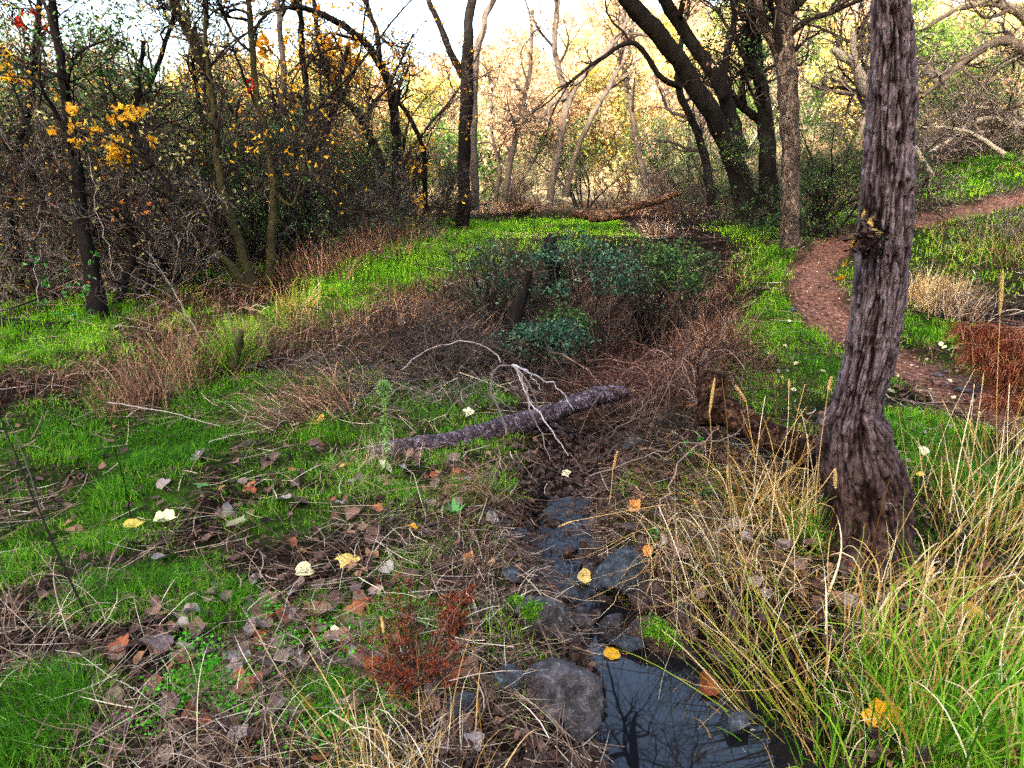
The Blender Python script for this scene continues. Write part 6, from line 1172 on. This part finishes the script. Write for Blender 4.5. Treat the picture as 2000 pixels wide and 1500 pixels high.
def fleabane():
    rng = RS(910); base = ground_at(752, 945); root = thing('fleabane_plant', base, 'tall pale green fleabane with a bushy round head standing left of the log', 'plant')
    top = at(752, 770, base[1]); H = top[2]-base[2]; K = 16; t = np.linspace(0, 1, K); P = np.stack([(top[0]-base[0])*t+.004*np.sin(t*5), 0*t, H*t], 1)
    mb = MB(); tubes(mb, P[None], np.linspace(.004, .0025, K)[None], 6, .4); mb.build('stem', M['reed_green'], root, True)
    n = 150; f = rng.uniform(.18, .97, n); a = rng.uniform(0, 6.28, n); d = np.stack([np.cos(a), np.sin(a), 0*a], 1); L = rng.uniform(.03, .06, n)*(1.1-.5*f); tt = np.linspace(0, 1, 5)
    b = np.stack([np.interp(f, t, P[:, 0]), 0*f, H*f], 1); Pp = b[:, None]+L[:, None, None]*(tt[None, :, None]*(d*.85+[0, 0, .6])[:, None]+(tt**2)[None, :, None]*np.array([0, 0, -.75]))
    mb = MB(); ribbons(mb, Pp, np.full((n, 5), .0022)*np.array([1, 1, .9, .7, .4]), np.stack([-d[:, 1], d[:, 0], 0*a], 1), rng.rand(n)); mb.build('leaves', M['fleabane'], root)
    n = 700; u = norm(rng.normal(size=(n, 3)))*rng.uniform(.5, 1, (n, 1))*[.040, .040, .05]; c0 = P[-1]+[0, 0, .025]; b = c0+u*.6; Pp = np.stack([b, b+u*.3+[0, 0, .003], b+u*.55+[0, 0, .004]], 1)
    mb = MB(); ribbons(mb, Pp, np.full((n, 3), .0016), norm(np.cross(u, rng.normal(size=u.shape))), rng.rand(n)); mb.build('flower_head', M['fleabane'], root)
M['fleabane'] = mat('fleabane', ramp('4e7034', '769a52', '9cb878'), rough=.6, transl=.3)
fleabane()
def wiry(name, label, cat, px, py, H, W, n, m, lm, nl, ls, seed, lean=(0, 0)):
    rng = RS(seed); c = ground_at(px, py); root = thing(name, c, label, cat); az = rng.uniform(0, 6.28, n); K = 9
    d = norm(np.stack([np.cos(az)*W/H+lean[0], np.sin(az)*W/H+lean[1], np.ones(n)], 1)*rng.uniform(.5, 1, (n, 1))); t = np.linspace(0, 1, K)
    P = d[:, None]*(H*rng.uniform(.6, 1.1, n)[:, None]*t)[..., None]+np.cumsum(rng.normal(size=(n, K, 3))*.003, 1); R = np.linspace(.002, .001, K)[None]*np.ones((n, 1))
    A, Ar = spawn(P, R, 7, (.15, 1), (H*.15, H*.35), 5, (25, 60), rng, .2, .15, .7, .5, .0008); B, Br = spawn(A, Ar, 4, (.2, 1), (H*.05, H*.14), 4, (25, 60), rng, 0, .2, .8, .5, .0007)
    mb = MB(); tubes(mb, P, R, 4, rng.rand(n)); tubes(mb, A, Ar, 3, rng.rand(len(A))); tubes(mb, B, Br, 3, rng.rand(len(B))); mb.build('stems', M[m], root)
    if nl: mb = MB(); leaves(mb, along(B, rng, nl, .003), ls, rng); mb.build('leaves', M[lm], root)
    return root
wiry('rusty_weed', 'bushy rust-red dead weed left of the stream stones', 'weed', 810, 1345, .32, .27, 30, 'twig_red', 'leaf_rust', 4600, .0075, 921)
wiry('rusty_weed', 'smaller rust-red weed spike behind the bushy one', 'weed', 885, 1250, .20, .06, 12, 'twig_red', 'leaf_rust', 2400, .0075, 922)
wiry('bramble_sprig', 'fresh green bramble sprig on the bank below the old black stump', 'plant', 1350, 905, .16, .10, 5, 'twig_dark', 'sprout', 60, .024, 923)
wiry('bramble_sprig', 'small leafy sprig trailing on the right bank above the slate slab', 'plant', 1290, 1045, .06, .12, 4, 'twig_dark', 'sprout', 50, .018, 924)
wiry('bramble_sprig', 'green sprig under the sprig by the old stump', 'plant', 1372, 985, .12, .05, 3, 'twig_dark', 'sprout', 26, .022, 925)
wiry('leafy_twig', 'twig with fresh green leaflets in front of the stout black trunk', 'plant', 170, 655, 1.0, .35, 3, 'twig_grey', 'sprout', 90, .05, 926, (.0, -.2))
def clover(seed, spots, label):
    rng = RS(seed); C = []
    for px, py, r, n in spots:
        p = ground_at(px, py); C.append(np.array([p[0], p[1]])+rng.normal(size=(n, 2))*r*.5)
    C = np.vstack(C); n = len(C); z = terr(C[:, 0], C[:, 1])+rng.uniform(.012, .035, n); mb = MB(); leaves(mb, np.stack([C[:, 0], C[:, 1], z], 1), .013, rng, flat=.8, asp=.9); mb.build('clover', M['sprout2'], label=label, cat='clover', kind='stuff')
M['sprout2'] = mat('sprout2', ramp('2c7a14', '47a01c', '6cc030'), rough=.5, transl=.35)
clover(931, [(400, 1330, .14, 500), (470, 1370, .1, 300), (620, 1400, .12, 300), (560, 1260, .1, 240), (640, 1250, .1, 150), (700, 1300, .1, 140), (380, 1280, .08, 140), (520, 1200, .08, 120), (660, 1440, .1, 160), (900, 1210, .06, 60), (760, 1385, .08, 90), (300, 1410, .1, 100)], 'small round bright green clover leaves creeping through the litter')
def red_pine():
    rng = RS(941); base = ground_at(1990, 790); root = thing('pine_branch', base, 'fallen pine branch with drooping rust-red needles at the right edge', 'branch')
    Yb = base[1]; L1 = [[(2080, 700, Yb), (2010, 665, Yb), (1960, 680, Yb), (1905, 686, Yb)], [(2080, 720, Yb), (2020, 700, Yb), (1975, 735, Yb), (1960, 750, Yb)], [(2040, 640, Yb+.1), (1960, 640, Yb+.1), (1885, 642, Yb+.1)], [(2080, 740, Yb), (2020, 770, Yb-.1), (1960, 778, Yb-.1)], [(2050, 600, Yb+.2), (2000, 650, Yb+.15), (1920, 660, Yb+.1)], [(2060, 690, Yb-.1), (2000, 710, Yb-.1), (1930, 715, Yb-.05)]]
    P = np.array([smooth_line(np.array([at(*q) for q in l]), 16) for l in L1])-base; R = np.linspace(.012, .004, 16)[None]*np.ones((len(L1), 1)); A, Ar = spawn(P, R, 6, (.25, 1), (.12, .25), 6, (20, 50), rng, -.1, .15, .6, .5, .002)
    mb = MB(); tubes(mb, P, R, 6, .7); tubes(mb, A, Ar, 4, .5); mb.build('boughs', M['twig_grey'], root, True)
    n = 6500; src = [A[rng.randint(0, len(A), n*2//3)], P[rng.randint(0, len(P), n-n*2//3)][:, 6:]]; b = []
    for s in src: k = rng.randint(0, s.shape[1], len(s)); b.append(s[np.arange(len(s)), k]+rng.normal(size=(len(s), 3))*.006)
    b = np.vstack(b); n = len(b); d = norm(rng.normal(size=(n, 3))*[.6, .6, .4]+[-.5, -.1, -.2]); L = rng.uniform(.08, .15, n); t = np.linspace(0, 1, 4)
    Pn = b[:, None]+L[:, None, None]*(t[None, :, None]*d[:, None]+(t**2)[None, :, None]*np.array([0, 0, -.45])); mb = MB(); ribbons(mb, Pn, np.full((n, 4), .0016), norm(np.cross(d, rng.normal(size=d.shape))), rng.rand(n)); mb.build('needles', M['needle_red'], root)
M['needle_red'] = mat('needle_red', ramp('34160f', '5e2c1c', '86482f', 'b08060'), rough=.6, transl=.3)
red_pine()
def stalk_head(label, foot, head0, head1, r, seed, m='straw_gold'):
    rng = RS(seed); Y = foot[2]; a = at(*foot); b = at(head0[0], head0[1], Y); c = at(head1[0], head1[1], Y); root = thing('seed_stalk', a, label, 'seed stalk'); s = smooth_line(np.array([a, (a+b)/2+rng.normal(size=3)*.01, b]), 12)-a
    mb = MB(); tubes(mb, s[None], np.full((1, 12), .0016), 5, .6); mb.build('stalk', M[m], root, True); mb = MB(); seed_head(mb, b-a, norm(c-b), float(np.linalg.norm(c-b)), rng, r*.72, 420); mb.build('seed_head', M[m], root, True)
stalk_head('tall stalk with a fat yellow bottlebrush head before the footpath at the right', (1950, 960, 2.4), (1953, 612), (1959, 525), .0095, 951)
stalk_head('stalk with a fat tan head standing before the old black stump', (1380, 930, 2.6), (1386, 806), (1396, 738), .009, 952)
stalk_head('leaning tan seed head beside the root of the big trunk', (1475, 900, 2.6), (1458, 786), (1436, 752), .009, 953)
stalk_head('upright tan seed head over the dark gap below the log', (1190, 985, 2.7), (1197, 918), (1206, 880), .007, 954)
stalk_head('pale seed head lying towards the riffle', (1300, 985, 2.6), (1118, 1018), (1090, 1029), .006, 955)
stalk_head('pale seed head hanging against the swollen foot of the trunk', (1560, 1000, 2.2), (1631, 915), (1632, 955), .008, 956)
stalk_head('golden seed head close left of the swollen foot of the trunk', (1590, 1010, 2.3), (1617, 765), (1624, 735), .009, 957)
rng = RS(960)
for k in range(26):
    px = rng.uniform(1490, 1690); f = ground_at(px, rng.uniform(790, 860)); Y = f[1]; h = rng.uniform(.35, .75); top = f+np.array([rng.normal()*.08+.05, 0, h]); s = smooth_line(np.array([f, (f+top)/2+[rng.normal()*.01, 0, 0], top]), 10)
    root = thing('broom_stem', f, 'thin dark green leafless stem in the row left of the big trunk', 'stem', 'leafless stems left of the big trunk'); A, Ar = spawn(s[None]-f, np.full((1, 10), .002), 4, (.4, 1), (.05, .2), 5, (10, 25), rng, .3, .05, .7, .5, .001)
    mb = MB(); tubes(mb, s[None]-f, np.linspace(.0028, .0014, 10)[None], 5, .3); mb.build('stem', M['broom'], root); mb = MB(); tubes(mb, A, Ar, 3, rng.rand(len(A))*.6); mb.build('side_twigs', M['broom'], root)
